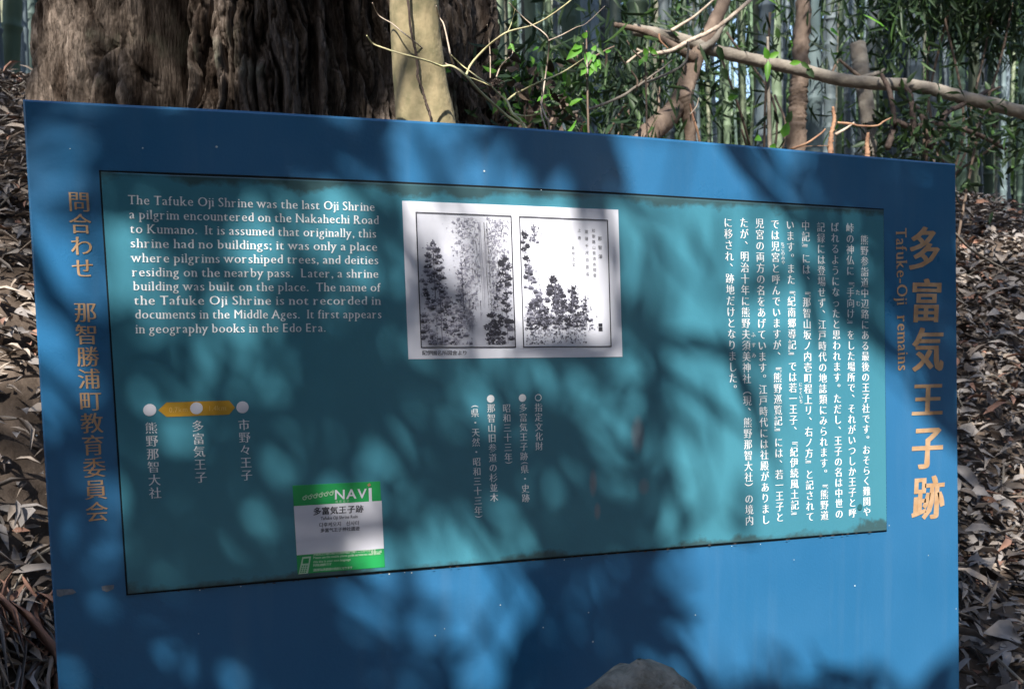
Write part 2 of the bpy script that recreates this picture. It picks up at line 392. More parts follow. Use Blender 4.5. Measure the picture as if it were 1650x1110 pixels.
# ------------------------------------------------------------------ the information board
SIGN_Y = 0.0
sign = root('information_board', (.58, .016, 0), 'large blue shrine information board with white text, teal plate and gold title', 'sign')
def slab(poly, y0, y1, bevel=0.0015):
    """extruded outline (u,v list, counter-clockwise seen from the front) with a small bevelled front rim"""
    P = np.asarray(poly, float); n = len(P); c = P.mean(0)
    nx = np.roll(P, -1, 0) - P; nx /= np.linalg.norm(nx, axis=1)[:, None]; nrm = np.stack([-nx[:, 1], nx[:, 0]], 1)
    inn = nrm + np.roll(nrm, 1, 0); inn /= np.linalg.norm(inn, axis=1)[:, None]
    A = np.sum(P[:, 0] * np.roll(P[:, 1], -1) - np.roll(P[:, 0], -1) * P[:, 1])
    if A < 0: inn = -inn
    Q = P + inn * bevel * 1.3
    ring = lambda R, y: np.stack([R[:, 0], np.full(n, y), R[:, 1]], 1)
    V = np.concatenate([ring(P, y1), ring(P, y0 + bevel), ring(Q, y0)])
    Fc = [[j, (j + 1) % n, n + (j + 1) % n, n + j] for j in range(n)] + [[n + j, n + (j + 1) % n, 2 * n + (j + 1) % n, 2 * n + j] for j in range(n)]
    Fc += [[2 * n + j for j in range(n)], [j for j in range(n)][::-1]]
    return V, Fc
top = [bp(*p) for p in [(1541, 264), (1380, 250), (1200, 234), (1000, 217.5), (800, 202.5), (600, 190.5), (400, 178.5), (200, 168.5), (36, 160)]]
bl = np.array([-.0745, Z0 - .300]); br = np.array([1.2525, Z0 - .330])
V, Fc = slab([bl, br] + top, 0.0, .034, .0025)
board = obj('board_face', V, Fc, M['board'], sign)
# posts behind the board, standing in the ground
for px in (.10, 1.08):
    w = .045; z1 = .48 + Z0
    V = [(px - w, .036, -.15), (px + w, .036, -.15), (px + w, .12, -.15), (px - w, .12, -.15), (px - w, .036, z1), (px + w, .036, z1), (px + w, .12, z1), (px - w, .12, z1)]
    obj('post', V, [[0, 1, 5, 4], [1, 2, 6, 5], [2, 3, 7, 6], [3, 0, 4, 7], [4, 5, 6, 7], [3, 2, 1, 0]], M['metal'], sign)

def flat(mb, pts, y, m=0):
    P = np.array([[p[0], y, p[1]] for p in pts]); a = P[:, [0, 2]]
    A = np.sum(a[:, 0] * np.roll(a[:, 1], -1) - np.roll(a[:, 0], -1) * a[:, 1])
    mb.add(P, [list(range(len(P))) if A > 0 else list(range(len(P)))[::-1]], m)
def pflat(mb, pts, y, m=0): flat(mb, [bp(*p) for p in pts], y, m)
def disc(mb, c, r, y, n=28, r2=None, m=0):
    a = np.linspace(0, 2 * pi, n, endpoint=False); c = np.asarray(c)
    if r2 is None: flat(mb, [c + r * np.array([cos(t), sin(t)]) for t in a], y, m)
    else:
        P = [[c[0] + q * cos(t), y, c[1] + q * sin(t)] for q in (r, r2) for t in a]
        mb.add(P, [[i, (i + 1) % n, n + (i + 1) % n, n + i] for i in range(n)], m)
def curve_pts(pts, n=3):
    out = []
    for a, b in zip(pts[:-1], pts[1:]): out += [(a[0] + (b[0] - a[0]) * k / n, a[1] + (b[1] - a[1]) * k / n) for k in range(n)]
    return out + [pts[-1]]

# plate outline (edges traced, slightly bowed along the top)
ptop = [(160, 275), (280, 279.2), (400, 283.4), (600, 291.5), (800, 300.8), (1000, 311.3), (1200, 323.2), (1320, 330.5), (1423, 337)]
pbot = [(1428, 855), (1240, 871), (840, 903.5), (440, 937), (204, 958)]
outline = [bp(*p) for p in ptop + pbot]
cen = np.mean(outline, 0)
def grow(P, d):
    P = np.asarray(P); n = len(P); e = np.roll(P, -1, 0) - P; e /= np.linalg.norm(e, axis=1)[:, None]
    nr = np.stack([-e[:, 1], e[:, 0]], 1); q = nr + np.roll(nr, 1, 0); q /= np.linalg.norm(q, axis=1)[:, None]
    if np.mean(np.sum(q * (P - P.mean(0)), 1)) < 0: q = -q
    return P + q * d * 1.15
V, Fc = slab(grow(outline, -.0022), -.004, .004, .0010)
plate = obj('print_plate', V, Fc, M['plate'], sign)
mb = MB(); sv, sf = slab(grow(outline, .0004), -.0012, .004, .0003); mb.add(sv, sf); mb.build('edge_seam', M['seam'], plate)

# gold lettering on the blue face
YB = -.0008
mb = MB()
for ch, px, py in (('多', 1489.8, 400.4), ('富', 1492.5, 484), ('気', 1495, 563), ('王', 1494.5, 643.6), ('子', 1494, 722), ('跡', 1495.5, 801)):
    c = bp(px, py); g = glyph(ch, 'brush')[0]; cc = (g.max(0) + g.min(0)) / 2
    h = abs(bp(px, py + 37)[1] - bp(px, py - 37)[1]); ex = ROW * h * .86; ey = np.array([.035, 1.0]) * h * (.80 if ch == '王' else 1.0)
    q = MB(); put(q, ch, 'brush', c - cc[0] * ex - cc[1] * ey, ex, ey, YB); q.build('title_character', M['gold'], board)
mb = MB()
a, b = bp(1443, 368), bp(1446.5, 599)                       # romanised title, turned a quarter
def vline(mb, text, a, b, caph, style, y):
    d = b - a; Ln = np.linalg.norm(d); d /= Ln; u = np.array([-d[1], d[0]]); k = caph / .70
    advs = [.30 if ch == ' ' else glyph(ch, style)[2] + .05 for ch in text]; s = Ln / (sum(advs) * k); t = a.copy()
    for ch, ad in zip(text, advs):
        if ch != ' ': put(mb, ch, style, t, d * k * s, u * k, y)
        t = t + d * ad * k * s
vline(mb, 'Tafuke-Oji  remains', a, b, bp(1461, 450)[0] - bp(1443.5, 450)[0], 'serifb', YB)
mb.build('romanised_title', M['gold'], board)
txt = '問合わせ　那智勝浦町教育委員会'; P0, P1 = np.array([127.4, 325.]), np.array([156.3, 823.7])
for i, ch in enumerate(txt):
    if ch == '　': continue
    p = P0 + (P1 - P0) * i / (len(txt) - 1); c = bp(*p); h = bp(*(p - [0, 17.8]))[1] - bp(*(p + [0, 17.8]))[1]
    g = glyph(ch, 'minchob')[0]; ex = ROW * h * .97; ey = np.array([-.02, 1]) * h * .99
    q = MB(); put(q, ch, 'minchob', c - .5 * ex - .38 * ey, ex, ey, YB); q.build('contact_character', M['gold'], board)

# English paragraph
EN = [("The Tafuke Oji Shrine was the last Oji Shrine", (206.7, 329.7), (604, 340.8)), ("a pilgrim encountered on the Nakahechi Road", (208.8, 353), (610.5, 362)),
      ("to Kumano.  It is assumed that originally, this", (210.2, 376), (606.5, 383.6)), ("shrine had no buildings; it was only a place", (210.6, 399.2), (608.3, 404.8)),
      ("where pilgrims worshiped trees, and deities", (212.3, 422.7), (610, 426.1)), ("residing on the nearby pass.  Later, a shrine", (213, 445.5), (610, 447.9)),
      ("building was built on the place.  The name of", (215, 468), (613.3, 469.8)), ("the Tafuke Oji Shrine is not recorded in", (216.5, 491), (614, 491)),
      ("documents in the Middle Ages.  It first appears", (217.9, 513.4), (615, 512.7)), ("in geography books in the Edo Era.", (218.6, 536.8), (525.5, 534.3))]
for t, p, q in EN:
    mb = MB(); line(mb, t, p, q, bp(210, 440)[1] - bp(210, 455)[1], 'serif'); mb.build('english_line', M['white'], plate)

# Japanese columns
JP = [("熊野参詣道中辺路にある最後の王子社です。おそらく難関や", (1389.4, 387), (1393.6, 823)), ("峠の神仏に『手向け』をした場所で、それがいつしか王子と呼", (1366.3, 367.7), (1370.5, 825)),
      ("ばれるようになったと思われます。ただし、王子の名は中世の", (1342, 366.5), (1349, 826.5)), ("記録には登場せず、江戸時代の地誌類にみられます。『熊野道", (1319.6, 366.5), (1325.5, 829)),
      ("中記』には、『那智山坂ノ内壱町程上リ、右ノ方』と記されて", (1295, 364), (1302.3, 831)), ("います。また『紀南郷導記』では若一王子、『紀伊続風土記』", (1270.2, 362.8), (1278, 829)),
      ("では児宮と呼んでいますが、『熊野巡覧記』には、若一王子と", (1245.8, 361.6), (1253.7, 831.7)), ("児宮の両方の名をあげています。江戸時代には社殿がありまし", (1221, 360.4), (1231, 835.6)),
      ("たが、明治十年に熊野夫須美神社（現、熊野那智大社）の境内", (1196, 359.2), (1204.8, 837)), ("に移され、跡地だけとなりました。", (1170.4, 359.2), (1179, 626))]
for t, p, q in JP:
    mb = MB(); column(mb, t, p, q, 'mincho', .93, .96); mb.build('japanese_column', M['white'], plate)
for t, p, q in [("たむ", (1379, 471), (1379.5, 489)), ("にゃくいち", (1287, 619), (1287.6, 646)), ("ちごのみや", (1258, 394), (1259, 423)), ("ふすみ", (1211, 539), (1212, 572))]:
    mb = MB(); column(mb, t, p, q, 'sans', 1.0, 1.0 if len(t) > 3 else .5); mb.build('reading_aid', M['white'], plate)

# list of designated cultural properties
mb = MB(); disc(mb, bp(865.4, 639.9), .0048, YT, r2=.0037); mb.build('open_circle', M['white'], plate)
for c in ((840, 640.5), (789, 641.8)):
    mb = MB(); disc(mb, bp(*c), .0052, YT); mb.build('bullet', M['white'], plate)
for t, p, q in [("指定文化財", (865.8, 655.7), (867, 717.7)), ("多富気王子跡", (841, 656.3), (842.6, 734)), ("県・史跡", (843.6, 754.5), (845.3, 801)),
                ("昭和三十三年", (814.6, 656.8), (817.4, 735.2)), ("那智山旧参道の杉並木", (789.7, 656.8), (794.5, 799.9)), ("県・天然・昭和三十三年", (763.8, 664.3), (769.2, 820.6))]:
    mb = MB(); column(mb, t, p, q, 'mincho', .92, .93)
    if t == "県・史跡": column(mb, "(", (843.2, 744), (843.2, 744.01))
    mb.build('heritage_column', M['white'], plate)
def paren(px, py, up_, w=12):
    mb = MB(); c = bp(px, py); wv = bp(px + w / 2, py)[0] - bp(px - w / 2, py)[0]; s = 1 if up_ else -1; P = []
    for k in np.linspace(-1, 1, 11): P.append((c[0] + k * wv / 2, c[1] - s * .0022 * k * k))
    for k in np.linspace(1, -1, 11): P.append((c[0] + k * wv / 2 * .92, c[1] - s * (.0022 * k * k + .0009 * (1 - k * k) + .0002)))
    for i in range(10): flat(mb, [P[i], P[i + 1], P[20 - i], P[21 - i]], YT)
    mb.build('bracket', M['white'], plate)
paren(843.3, 743.5, True); paren(818, 745.5, False); paren(763.4, 652.5, True); paren(770, 832, False)

# route map
mb = MB(); pflat(mb, [(255.2, 660.1), (268.5, 670.8), (318, 669), (369, 667.2), (378.6, 655.8), (369, 644.6), (318, 646), (268.5, 647.6)], YT + .0002)
bar = mb.build('distance_bar', M['orange'], plate)
for c in ((241.6, 659.7), (316.6, 656.9), (390.5, 655.3)):
    mb = MB(); disc(mb, bp(*c), .0070, YT - .0002); disc(mb, bp(*c), .0072, YT - .0001, r2=.0062, m=1); mb.build('route_stop', None, plate, mats=[M['sticker_white'], M['white']])
for t, p, q in (("0.7km", (272.5, 663.7), (303, 662.4)), ("1.4km", (335, 661.2), (365, 660))):
    mb = MB(); line(mb, t, p, q, .0062, 'sans', YT - .0002); mb.build('distance_text', M['orange_text'], plate)
for t, p, q in [("熊野那智大社", (243.9, 688.4), (250.4, 792.6)), ("多富気王子", (318.7, 685.2), (323.8, 767.4)), ("市野々王子", (392.8, 683.3), (397.2, 764))]:
    mb = MB(); column(mb, t, p, q, 'mincho', .95, .93); mb.build('stop_name', M['white'], plate)

# ---- picture print
pic = []
mb = MB(); pts = curve_pts([(646.8, 324.3), (994, 338.6), (1000.8, 574.5), (657, 578.4)], 1)
V, Fc = slab([bp(*p) for p in pts], -.0046, -.0038, .0002); picture = obj('picture_print', V, Fc, M['paper'], plate)
FR = [[(667.8, 341.9), (821.9, 348), (829.2, 559.5), (676.5, 560.3)], [(834, 348.6), (976.8, 354.9), (982.7, 558.6), (840.8, 559.5)]]
YP = -.0049
def bil(Q, s, t):  # s right, t down
    Q = np.array(Q, float); p = (Q[0] * (1 - s) + Q[1] * s) * (1 - t) + (Q[3] * (1 - s) + Q[2] * s) * t
    return bp(*p)
for Q in FR:
    mb = MB(); wd, hd = .011, .0075
    for s0, t0, s1, t1 in ((0, 0, 1, hd), (0, 1 - hd, 1, 1), (0, hd, wd, 1 - hd), (1 - wd, hd, 1, 1 - hd)):
        flat(mb, [bil(Q, s0, t0), bil(Q, s1, t0), bil(Q, s1, t1), bil(Q, s0, t1)], YP - .0009)
    mb.build('picture_border', M['ink'], picture)
mb = MB(); Q = FR[0]; flat(mb, [bil(Q, .01, .01), bil(Q, .99, .01), bil(Q, .99, .99), bil(Q, .01, .99)], YP + .0001); mb.build('mist_wash', M['mist'], picture)

def ink(Q, items, name, seed):
    """generic ink landscape: tufts of pine foliage, strokes and washes, each a small flat printed mark"""
    R = np.random.default_rng(seed); mb = MB(); k = 0
    W = np.linalg.norm(bil(Q, 1, .5) - bil(Q, 0, .5)); Hh = np.linalg.norm(bil(Q, .5, 1) - bil(Q, .5, 0))
    def lay():
        nonlocal k; k += 1; return YP - .0002 - (k % 60) * .00001
    def tuft(s, t, r, m):
        c = bil(Q, s, t); n = 9; P = [c + np.array([r * .7, -r * .25])]
        for i in range(n):
            a = -.15 + (pi + .3) * i / (n - 1); rr = r * (R.uniform(.85, 1.15) if i % 2 else R.uniform(.55, .8)); P.append(c + rr * np.array([cos(a), sin(a) * .85]))
        P.append(c + np.array([-r * .7, -r * .25])); flat(mb, P, lay(), m)
        P = [c + r * .62 * np.array([cos(a) * 1.1, sin(a) * .55 - .05]) for a in np.linspace(0, 2 * pi, 7)[:-1]]; flat(mb, P, lay(), max(0, m - 1))
    def stroke(s0, t0, s1, t1, w, m):
        a, b = bil(Q, s0, t0), bil(Q, s1, t1); d = b - a; n = np.array([-d[1], d[0]]); n /= np.linalg.norm(n) + 1e-9
        flat(mb, [a + n * w, a - n * w, b - n * w * .4, b + n * w * .4], lay(), m)
    def blot(s, t, r, m):
        c = bil(Q, s, t); P = [c + r * R.uniform(.4, 1.2) * np.array([cos(a), sin(a)]) for a in np.linspace(0, 2 * pi, 9)[:-1]]; flat(mb, P, lay(), m)
    _BL[0] = blot; items(R, tuft, stroke, blot); return mb.build(name, None, picture, mats=[M['ink'], M['grey_ink'], M['mid_ink'], M['pale_ink']])
def mb_blot(s, t, R): _BL[0](min(max(s, .03), .97), max(t, .03), R.uniform(.0006, .0016), int(R.integers(1, 4)))
_BL = [None]
def pine(R, tuft, stroke, x, y0, y1, wd, n, dark, r=.0052):
    stroke(x, y0, x + .01, y1, .0008, 1)
    for i in range(n):
        t = i / n; y = y0 + (y1 - y0) * t ** .8; w = wd * (.15 + .85 * min(1, t * 1.4)); s = x + R.uniform(-w, w)
        if not .03 < s < .97: continue
        tuft(s, min(y + R.uniform(0, .04), .97), r * R.uniform(.65, 1.25), dark if R.random() < .6 else min(3, dark + 1))
        for _ in range(3): mb_blot(s + R.normal(0, .03), min(.97, y + R.uniform(0, .05)), R)
def left_pic(R, tuft, stroke, blot):
    for i in range(900):     # cliff washes either side of the fall
        s = R.normal(.52, .07) if i % 2 else R.normal(.83, .06); t = R.uniform(.03, .72)
        if .655 < s < .735 or not .03 < s < .97: continue
        blot(s, t, R.uniform(.0007, .0024), 3 if R.random() < .6 else 2)
    for i in range(130):
        s = R.uniform(.42, .66) if i % 2 else R.uniform(.73, .93); t = R.uniform(.05, .75); stroke(s, t, s + R.uniform(-.02, .02), t + R.uniform(.02, .07), R.uniform(.0002, .0005), 1 if i % 3 else 2)
    for s0 in (.652, .668, .71, .74): stroke(s0, .06, s0 + .02, R.uniform(.68, .82), .0004, 2 if s0 < .7 else 0)
    for i in range(26):
        s = .668 + R.uniform(0, .065); t = R.uniform(.08, .6); stroke(s, t, s + .006, t + .16, .00035, 3)
    pine(R, tuft, stroke, .17, .20, .97, .25, 120, 1, .0048); pine(R, tuft, stroke, .22, .50, .98, .34, 90, 2, .0044)
    pine(R, tuft, stroke, .46, .36, .80, .10, 44, 2, .0036); pine(R, tuft, stroke, .91, .28, .97, .20, 110, 0, .0050); pine(R, tuft, stroke, .78, .78, .97, .10, 26, 0)
    for i in range(170): blot(R.uniform(.03, .5), R.uniform(.78, .97), R.uniform(.0005, .0016), 2 if i % 2 else 3)
    for i in range(40): blot(R.uniform(.8, .97), R.uniform(.02, .2), R.uniform(.0005, .0013), 2)
    for i in range(30): stroke(.45 + R.uniform(0, .15), R.uniform(.62, .85), .45 + R.uniform(0, .15), R.uniform(.8, .9), .0003, 2)
def right_pic(R, tuft, stroke, blot):
    pine(R, tuft, stroke, .04, .10, .30, .07, 14, 0, .0045); pine(R, tuft, stroke, .16, .06, .18, .05, 10, 2, .003)
    pine(R, tuft, stroke, .08, .33, .52, .08, 16, 1, .0045); pine(R, tuft, stroke, .38, .46, .82, .20, 60, 0); pine(R, tuft, stroke, .57, .52, .82, .14, 34, 0)
    pine(R, tuft, stroke, .17, .55, .80, .13, 40, 1); pine(R, tuft, stroke, .72, .60, .85, .08, 18, 1, .003)
    for i in range(110): tuft(R.uniform(.04, .70), R.uniform(.68, .86), R.uniform(.0022, .0042), int(R.integers(0, 3)))
    for i in range(520):
        s = R.uniform(.03, .72); t = R.uniform(.74, .975)
        blot(s, t, R.uniform(.0005, .0017), int(R.integers(1, 4)))
    for i in range(60): stroke(R.uniform(.2, .65), R.uniform(.65, .9), R.uniform(.2, .65), R.uniform(.65, .9), .00018, 2) if R.random() < .2 else blot(R.uniform(.05, .3), R.uniform(.03, .15), .0007, 3)
ink(FR[0], left_pic, 'ink_landscape', 4); ink(FR[1], right_pic, 'ink_landscape', 5)
# brushed poem and seal of the right picture, caption below
mb = MB()
for txt, s, t0, t1 in (("那智瀑", .905, .15, .29), ("和歌路山景清水間音", .835, .09, .44), ("瀧落千尺白雲長", .755, .10, .43), ("上寿", .675, .09, .15), ("名所之文", .60, .23, .36)):
    n = len(txt)
    for i, ch in enumerate(txt):
        c = bil(FR[1], s, t0 + (t1 - t0) * i / max(1, n - 1)); e = .0062 if s > .9 else .0052; ex, ey = ROW * e, np.array([0, e]); put(mb, ch, 'sans', c - .5 * ex - .38 * ey, ex, ey, YP - .0003)
mb.build('brushed_poem', M['ink'], picture)
mb = MB()
for t0, t1 in ((.815, .840), (.845, .875)): flat(mb, [bil(FR[1], .86, t0), bil(FR[1], .905, t0), bil(FR[1], .905, t1), bil(FR[1], .86, t1)], YP - .0003)
mb.build('seal_stamp', M['ink'], picture)
mb = MB(); txt = "紀伊國名所図會より"
for i, ch in enumerate(txt):
    c = bp(682.5 + i * 8.1, 567.9); e = .0068; ex, ey = ROW * e, np.array([0, e]); put(mb, ch, 'minchob', c - .5 * ex - .38 * ey, ex, ey, YP - .0003)
mb.build('caption', M['ink'], picture)

# ---- visitor sticker
V, Fc = slab([bp(*p) for p in ((470.8, 781), (611.4, 774.2), (619.3, 911.8), (479.2, 923.2))], -.0046, -.0038, .0002)
sticker = obj('guide_sticker', V, Fc, M['green'], plate)
mb = MB(); pflat(mb, [(472.8, 813.8), (613.8, 805.2), (617.4, 881.8), (477.6, 892.6)], YP); mb.build('white_field', M['sticker_white'], sticker)
yy = YP - .0002
mb = MB(); line(mb, 'NAV', (537.5, 803), (590.5, 800.5), .0120, 'boldsans', yy)
pflat(mb, [(592.8, 785), (597.6, 784.6), (598.3, 806), (593.5, 806.4)], yy); mb.build('sticker_heading', M['sticker_white'], sticker)
mb = MB(); pflat(mb, [(590.5, 779.5), (594.5, 776.5), (596.5, 780.5), (593, 783)], yy); mb.build('heading_dot', M['orange_stem'], sticker)
mb = MB()
for i in range(6):
    c = bp(490 + i * 8.6, 801 - i * 1.5); disc(mb, c, .0026, yy, 10, r2=.0015); disc(mb, c + [.002, .0022], .0017, yy - .0001 - .00001 * i, 10, r2=.0009)
mb.build('heading_ornament', M['sticker_text'], sticker)
mb = MB(); line(mb, '携帯電話', (539.5, 808.2), (562, 807), .0022, 'sans', yy); mb.build('small_heading', M['sticker_text'], sticker)
def row(mb, txt, cx, cy, pitch, em, style, slope=-.057):
    ex = bp(cx + 20, cy + 20 * slope) - bp(cx - 20, cy - 20 * slope); ex /= np.linalg.norm(ex); ey = np.array([-ex[1], ex[0]])
    for i, ch in enumerate(txt):
        if ch in ' 　': continue
        k = i - (len(txt) - 1) / 2; c = bp(cx + k * pitch, cy + k * pitch * slope); put(mb, ch, style, c - .5 * ex * em - .38 * ey * em, ex * em, ey * em, yy)
mb = MB(); row(mb, '多富気王子跡', 544.3, 820, 13.6, .0103, 'bold'); mb.build('sticker_title', M['ink'], sticker)
mb = MB(); line(mb, 'Tafuke Oji Shrine Ruin', (516, 836), (575.5, 832.6), .0040, 'boldsans', yy); mb.build('sticker_romanised', M['grey_ink'], sticker)
mb = MB(); row(mb, '다후케오지 신사터', 546, 842.3, 7.2, .0062, 'bold'); row(mb, '多富气王子神社遗迹', 547, 851, 7.0, .0056, 'bold'); mb.build('sticker_translations', M['grey_ink'], sticker)
mb = MB()
for i, (tx, s) in enumerate((('多富気王子跡の案内を携帯電話で聞くことができます', 0), ('Please use the mobile phone guide service to read about', 1), ('this site in your own language', 2), ('利用は無料です', 3), ('通信料は利用者の負担となります', 4))):
    y_ = 887.8 + i * 6.6
    if all(ord(c) < 128 for c in tx): line(mb, tx, (504, y_ + 4), (504 + (108 if i == 1 else 60), y_ + 4 - .068 * (108 if i == 1 else 60)), .0030, 'boldsans', yy)
    else: row(mb, tx, 504 + len(tx) * 2.1, y_, 4.2, .0038, 'bold', -.068)
row(mb, '和歌山県', 605.5, 887.2, 4.4, .0036, 'bold', -.068)
mb.build('sticker_small_print', M['sticker_text'], sticker)
mb = MB()   # phone pictogram
pflat(mb, [(486.5, 895.5), (500.5, 894.2), (495.5, 921.5), (480.3, 923.0)], yy); ph = mb.build('phone_outline', M['sticker_text'], sticker)
mb = MB(); pflat(mb, [(488, 898), (497.6, 897), (496.3, 905.2), (486.8, 906)], yy - .0002)
for r in range(4):
    for c in range(3):
        x, y = 485.5 + c * 3.6 - r * .8, 908.8 + r * 3.2; pflat(mb, [(x, y), (x + 2.4, y - .3), (x + 2, y + 1.6), (x - .3, y + 1.9)], yy - .0002)
mb.build('phone_keys', M['green'], sticker)

# wear: screw plug, chipped paint, specks
mb = MB(); disc(mb, bp(1382, 815.5), .0047, -.0052, 20); mb.build('screw_plug', mat('plug_teal', (.02, .10, .12), .5, .3), plate)
for pts in ([(91, 949), (103, 948.5), (117, 948), (123, 953.5), (117, 956.5), (104, 958), (97, 961), (92, 959)], [(163.5, 944), (170, 942.5), (184, 941.5), (183, 948), (178, 950.5), (172, 953), (165, 950)]):
    mb = MB(); pflat(mb, pts, YB); mb.build('paint_chip', M['chip'], board)
mb = MB()
for p in [(322, 950), (388, 944), (627, 924), (652, 921.5), (663, 922), (806, 974), (716, 1012), (701, 1023), (935, 898), (907, 900), (1176, 878), (1222, 875), (1120, 990), (1377, 943), (1276, 900), (1492, 893),
          (948, 986), (955, 1033), (875, 1010), (230, 239), (349, 237), (113, 240), (780, 276), (1540, 980), (870, 307), (320, 1020), (1250, 560), (60, 700), (1429, 845)]:
    disc(mb, bp(*p), random.uniform(.0006, .0014), YB - (.0 if p[1] > 900 or p[1] < 290 else .0045), 6)
mb.build('pale_specks', M['speck'], board, kind='stuff')
mb = MB(); rr = random.Random(3)
for i in range(46):
    x = rr.uniform(250, 1400); y = 956 - (x - 204) * .0845 + rr.uniform(-.5, 1.8) + (0 if x < 900 else 0)
    w = rr.uniform(2, 8); h = rr.uniform(.3, .9); pflat(mb, [(x, y), (x + w * .4, y - h - w * .04), (x + w, y - w * .085), (x + w * .5, y + h * .6)], -.0043 - rr.uniform(0, .0002))
mb.build('seam_grime', M['soil'], plate, kind='stuff')

# ------------------------------------------------------------------ giant cedar
TC = at(447, 120, 1.50)[:2]                     # axis
cedar = root('cedar_tree', (TC[0], TC[1], float(H(TC[0], TC[1])) - .1), 'huge old cedar with deeply furrowed brown bark behind the left half of the sign', 'tree')
zs = np.concatenate([np.linspace(.25, .9, 40), np.linspace(.905, 1.75, 300), np.linspace(1.76, 3.0, 90), np.linspace(3.1, 9, 40)])
front = math.atan2(CAM[1] - TC[1], CAM[0] - TC[0])
aa = np.concatenate([front + np.linspace(-1.62, 1.62, 760), front + 1.62 + np.linspace(0, 2 * pi - 3.24, 70)[1:-1]])
A, Zg = np.meshgrid(aa, zs)
base = .580 + .05 * np.exp(-(Zg - .35) / .3) - .015 * (Zg - 1)
def cells(u, w, seed):
    """distance to the nearest cell border and a random height per cell"""
    ui, wi = np.floor(u).astype(int), np.floor(w).astype(int); f1 = np.full(u.shape, 9.); f2 = f1.copy(); h = np.zeros(u.shape)
    for a_ in (-1, 0, 1):
        for b_ in (-1, 0, 1):
            ci, cj = (ui + a_) % 64, (wi + b_) % 64; rx, ry, rh = _lat[ci, cj, seed], _lat[ci, cj, seed + 1], _lat[ci, cj, seed + 2]
            d = np.hypot(ui + a_ + rx - u, wi + b_ + ry - w); near = d < f1
            f2 = np.where(near, f1, np.minimum(f2, d)); h = np.where(near, rh, h); f1 = np.where(near, d, f1)
    return f2 - f1, h
S_ = (A - front) * .62
wu = .045 * (vnoise(S_ * 4, Zg * 3.0, 2.2) - .5) + .028 * (vnoise(S_ * 14, Zg * 11, 4.4) - .5) + .010 * (vnoise(S_ * 45, Zg * 34, 6.4) - .5)
wz = .16 * (vnoise(S_ * 9, Zg * 5, 8.2) - .5)
e1, h1 = cells((S_ + wu) / .050 + 20, (Zg + wz) / .48 + 3, 1)
e2, h2 = cells((S_ + wu * 1.2) / .018 + 7, (Zg + wz) / .17 + 9, 5)
e3, h3 = cells((S_ + wu) / .0075 + 3, (Zg + wz * .6) / .055 + 1, 9)
cr = .050 * np.exp(-(e1 / .16) ** 1.3) + .020 * np.exp(-(e2 / .20) ** 1.3) + .006 * np.exp(-(e3 / .25)) - .022 * h1 - .012 * h2 - .004 * h3
cr = cr + .030 * np.clip((vnoise(S_ * 7, Zg * 3.5, 12.5) - .62) * 4, 0, 1)
lump = .07 * (vnoise(np.cos(A) * 4, np.sin(A) * 4, Zg * 1.1) - .5) + .03 * (vnoise(S_ * 11, Zg * 5, 9.1) - .5) + .006 * (vnoise(S_ * 110, Zg * 60, 1.1) - .5)
def ang_of(px):   # angle on the trunk seen at photo column px
    d = at(px, 120, 1.0) - CAM; d = d[:2] / np.linalg.norm(d[:2]); o = TC - CAM[:2]; b = o @ d; off = o - b * d; r = .58
    h = math.sqrt(max(r * r - off @ off, 0)); p = CAM[:2] + d * (b - h) - TC; return math.atan2(p[1], p[0])
for px, wd, dp in ((243, .100, .46), (535, .022, .05), (168, .016, .05), (505, .016, .04)):
    a0 = ang_of(px); da = (A - a0 + pi) % (2 * pi) - pi; cr = cr + dp * np.exp(-(da / wd) ** 4)
Rr = base + lump - cr
X = TC[0] + np.cos(A) * Rr; Y = TC[1] + np.sin(A) * Rr
na, nz = len(aa), len(zs); i = np.arange(nz - 1)[:, None] * na + np.arange(na)[None]; j = np.arange(nz - 1)[:, None] * na + (np.arange(na)[None] + 1) % na
obj('trunk', np.stack([X.ravel(), Y.ravel(), Zg.ravel()], 1), np.stack([i, j, j + na, i + na], -1).reshape(-1, 4), M['bark'], cedar, smooth=False)

# ------------------------------------------------------------------ leaves
def leaf_mesh(n, length, width, bend=.3, fold=.15, seed=0):
    return None
LEAF_U = np.array([[0, 0], [.28, .5], [.62, .42], [1, 0], [.62, -.42], [.28, -.5]])
def leaves(cent, dirs, ups, ln, wd, curl=.12):
    """many leaves at once: six-cornered blades folded along the midrib, four faces each"""
    cent, dirs, ups = [np.asarray(t, float) for t in (cent, dirs, ups)]; n = len(cent)
    dirs = dirs / np.linalg.norm(dirs, axis=1)[:, None]; side = np.cross(dirs, ups); side /= np.linalg.norm(side, axis=1)[:, None] + 1e-9; nn = np.cross(side, dirs)
    ln = np.broadcast_to(ln, (n,))[:, None]; wd = np.broadcast_to(wd, (n,))[:, None]
    T = [(0, 0, 0), (.28, .5, .06), (.65, .40, .03), (1, 0, -.30), (.65, -.40, .03), (.28, -.5, .06), (.28, 0, 0), (.65, 0, -.06)]
    V = np.stack([cent + dirs * (a * ln) + side * (b * wd) + nn * (c * ln * curl * 2 + (abs(b) * wd * .35)) for a, b, c in T], 1)
    o = (np.arange(n) * 8)[:, None]
    Fq = np.concatenate([o + np.array([[6, 7, 2, 1]]), o + np.array([[6, 5, 4, 7]])]); Ft = np.concatenate([o + np.array([[0, 6, 1]]), o + np.array([[0, 5, 6]]), o + np.array([[7, 3, 2]]), o + np.array([[7, 4, 3]])])
    return V.reshape(-1, 3), Fq, Ft
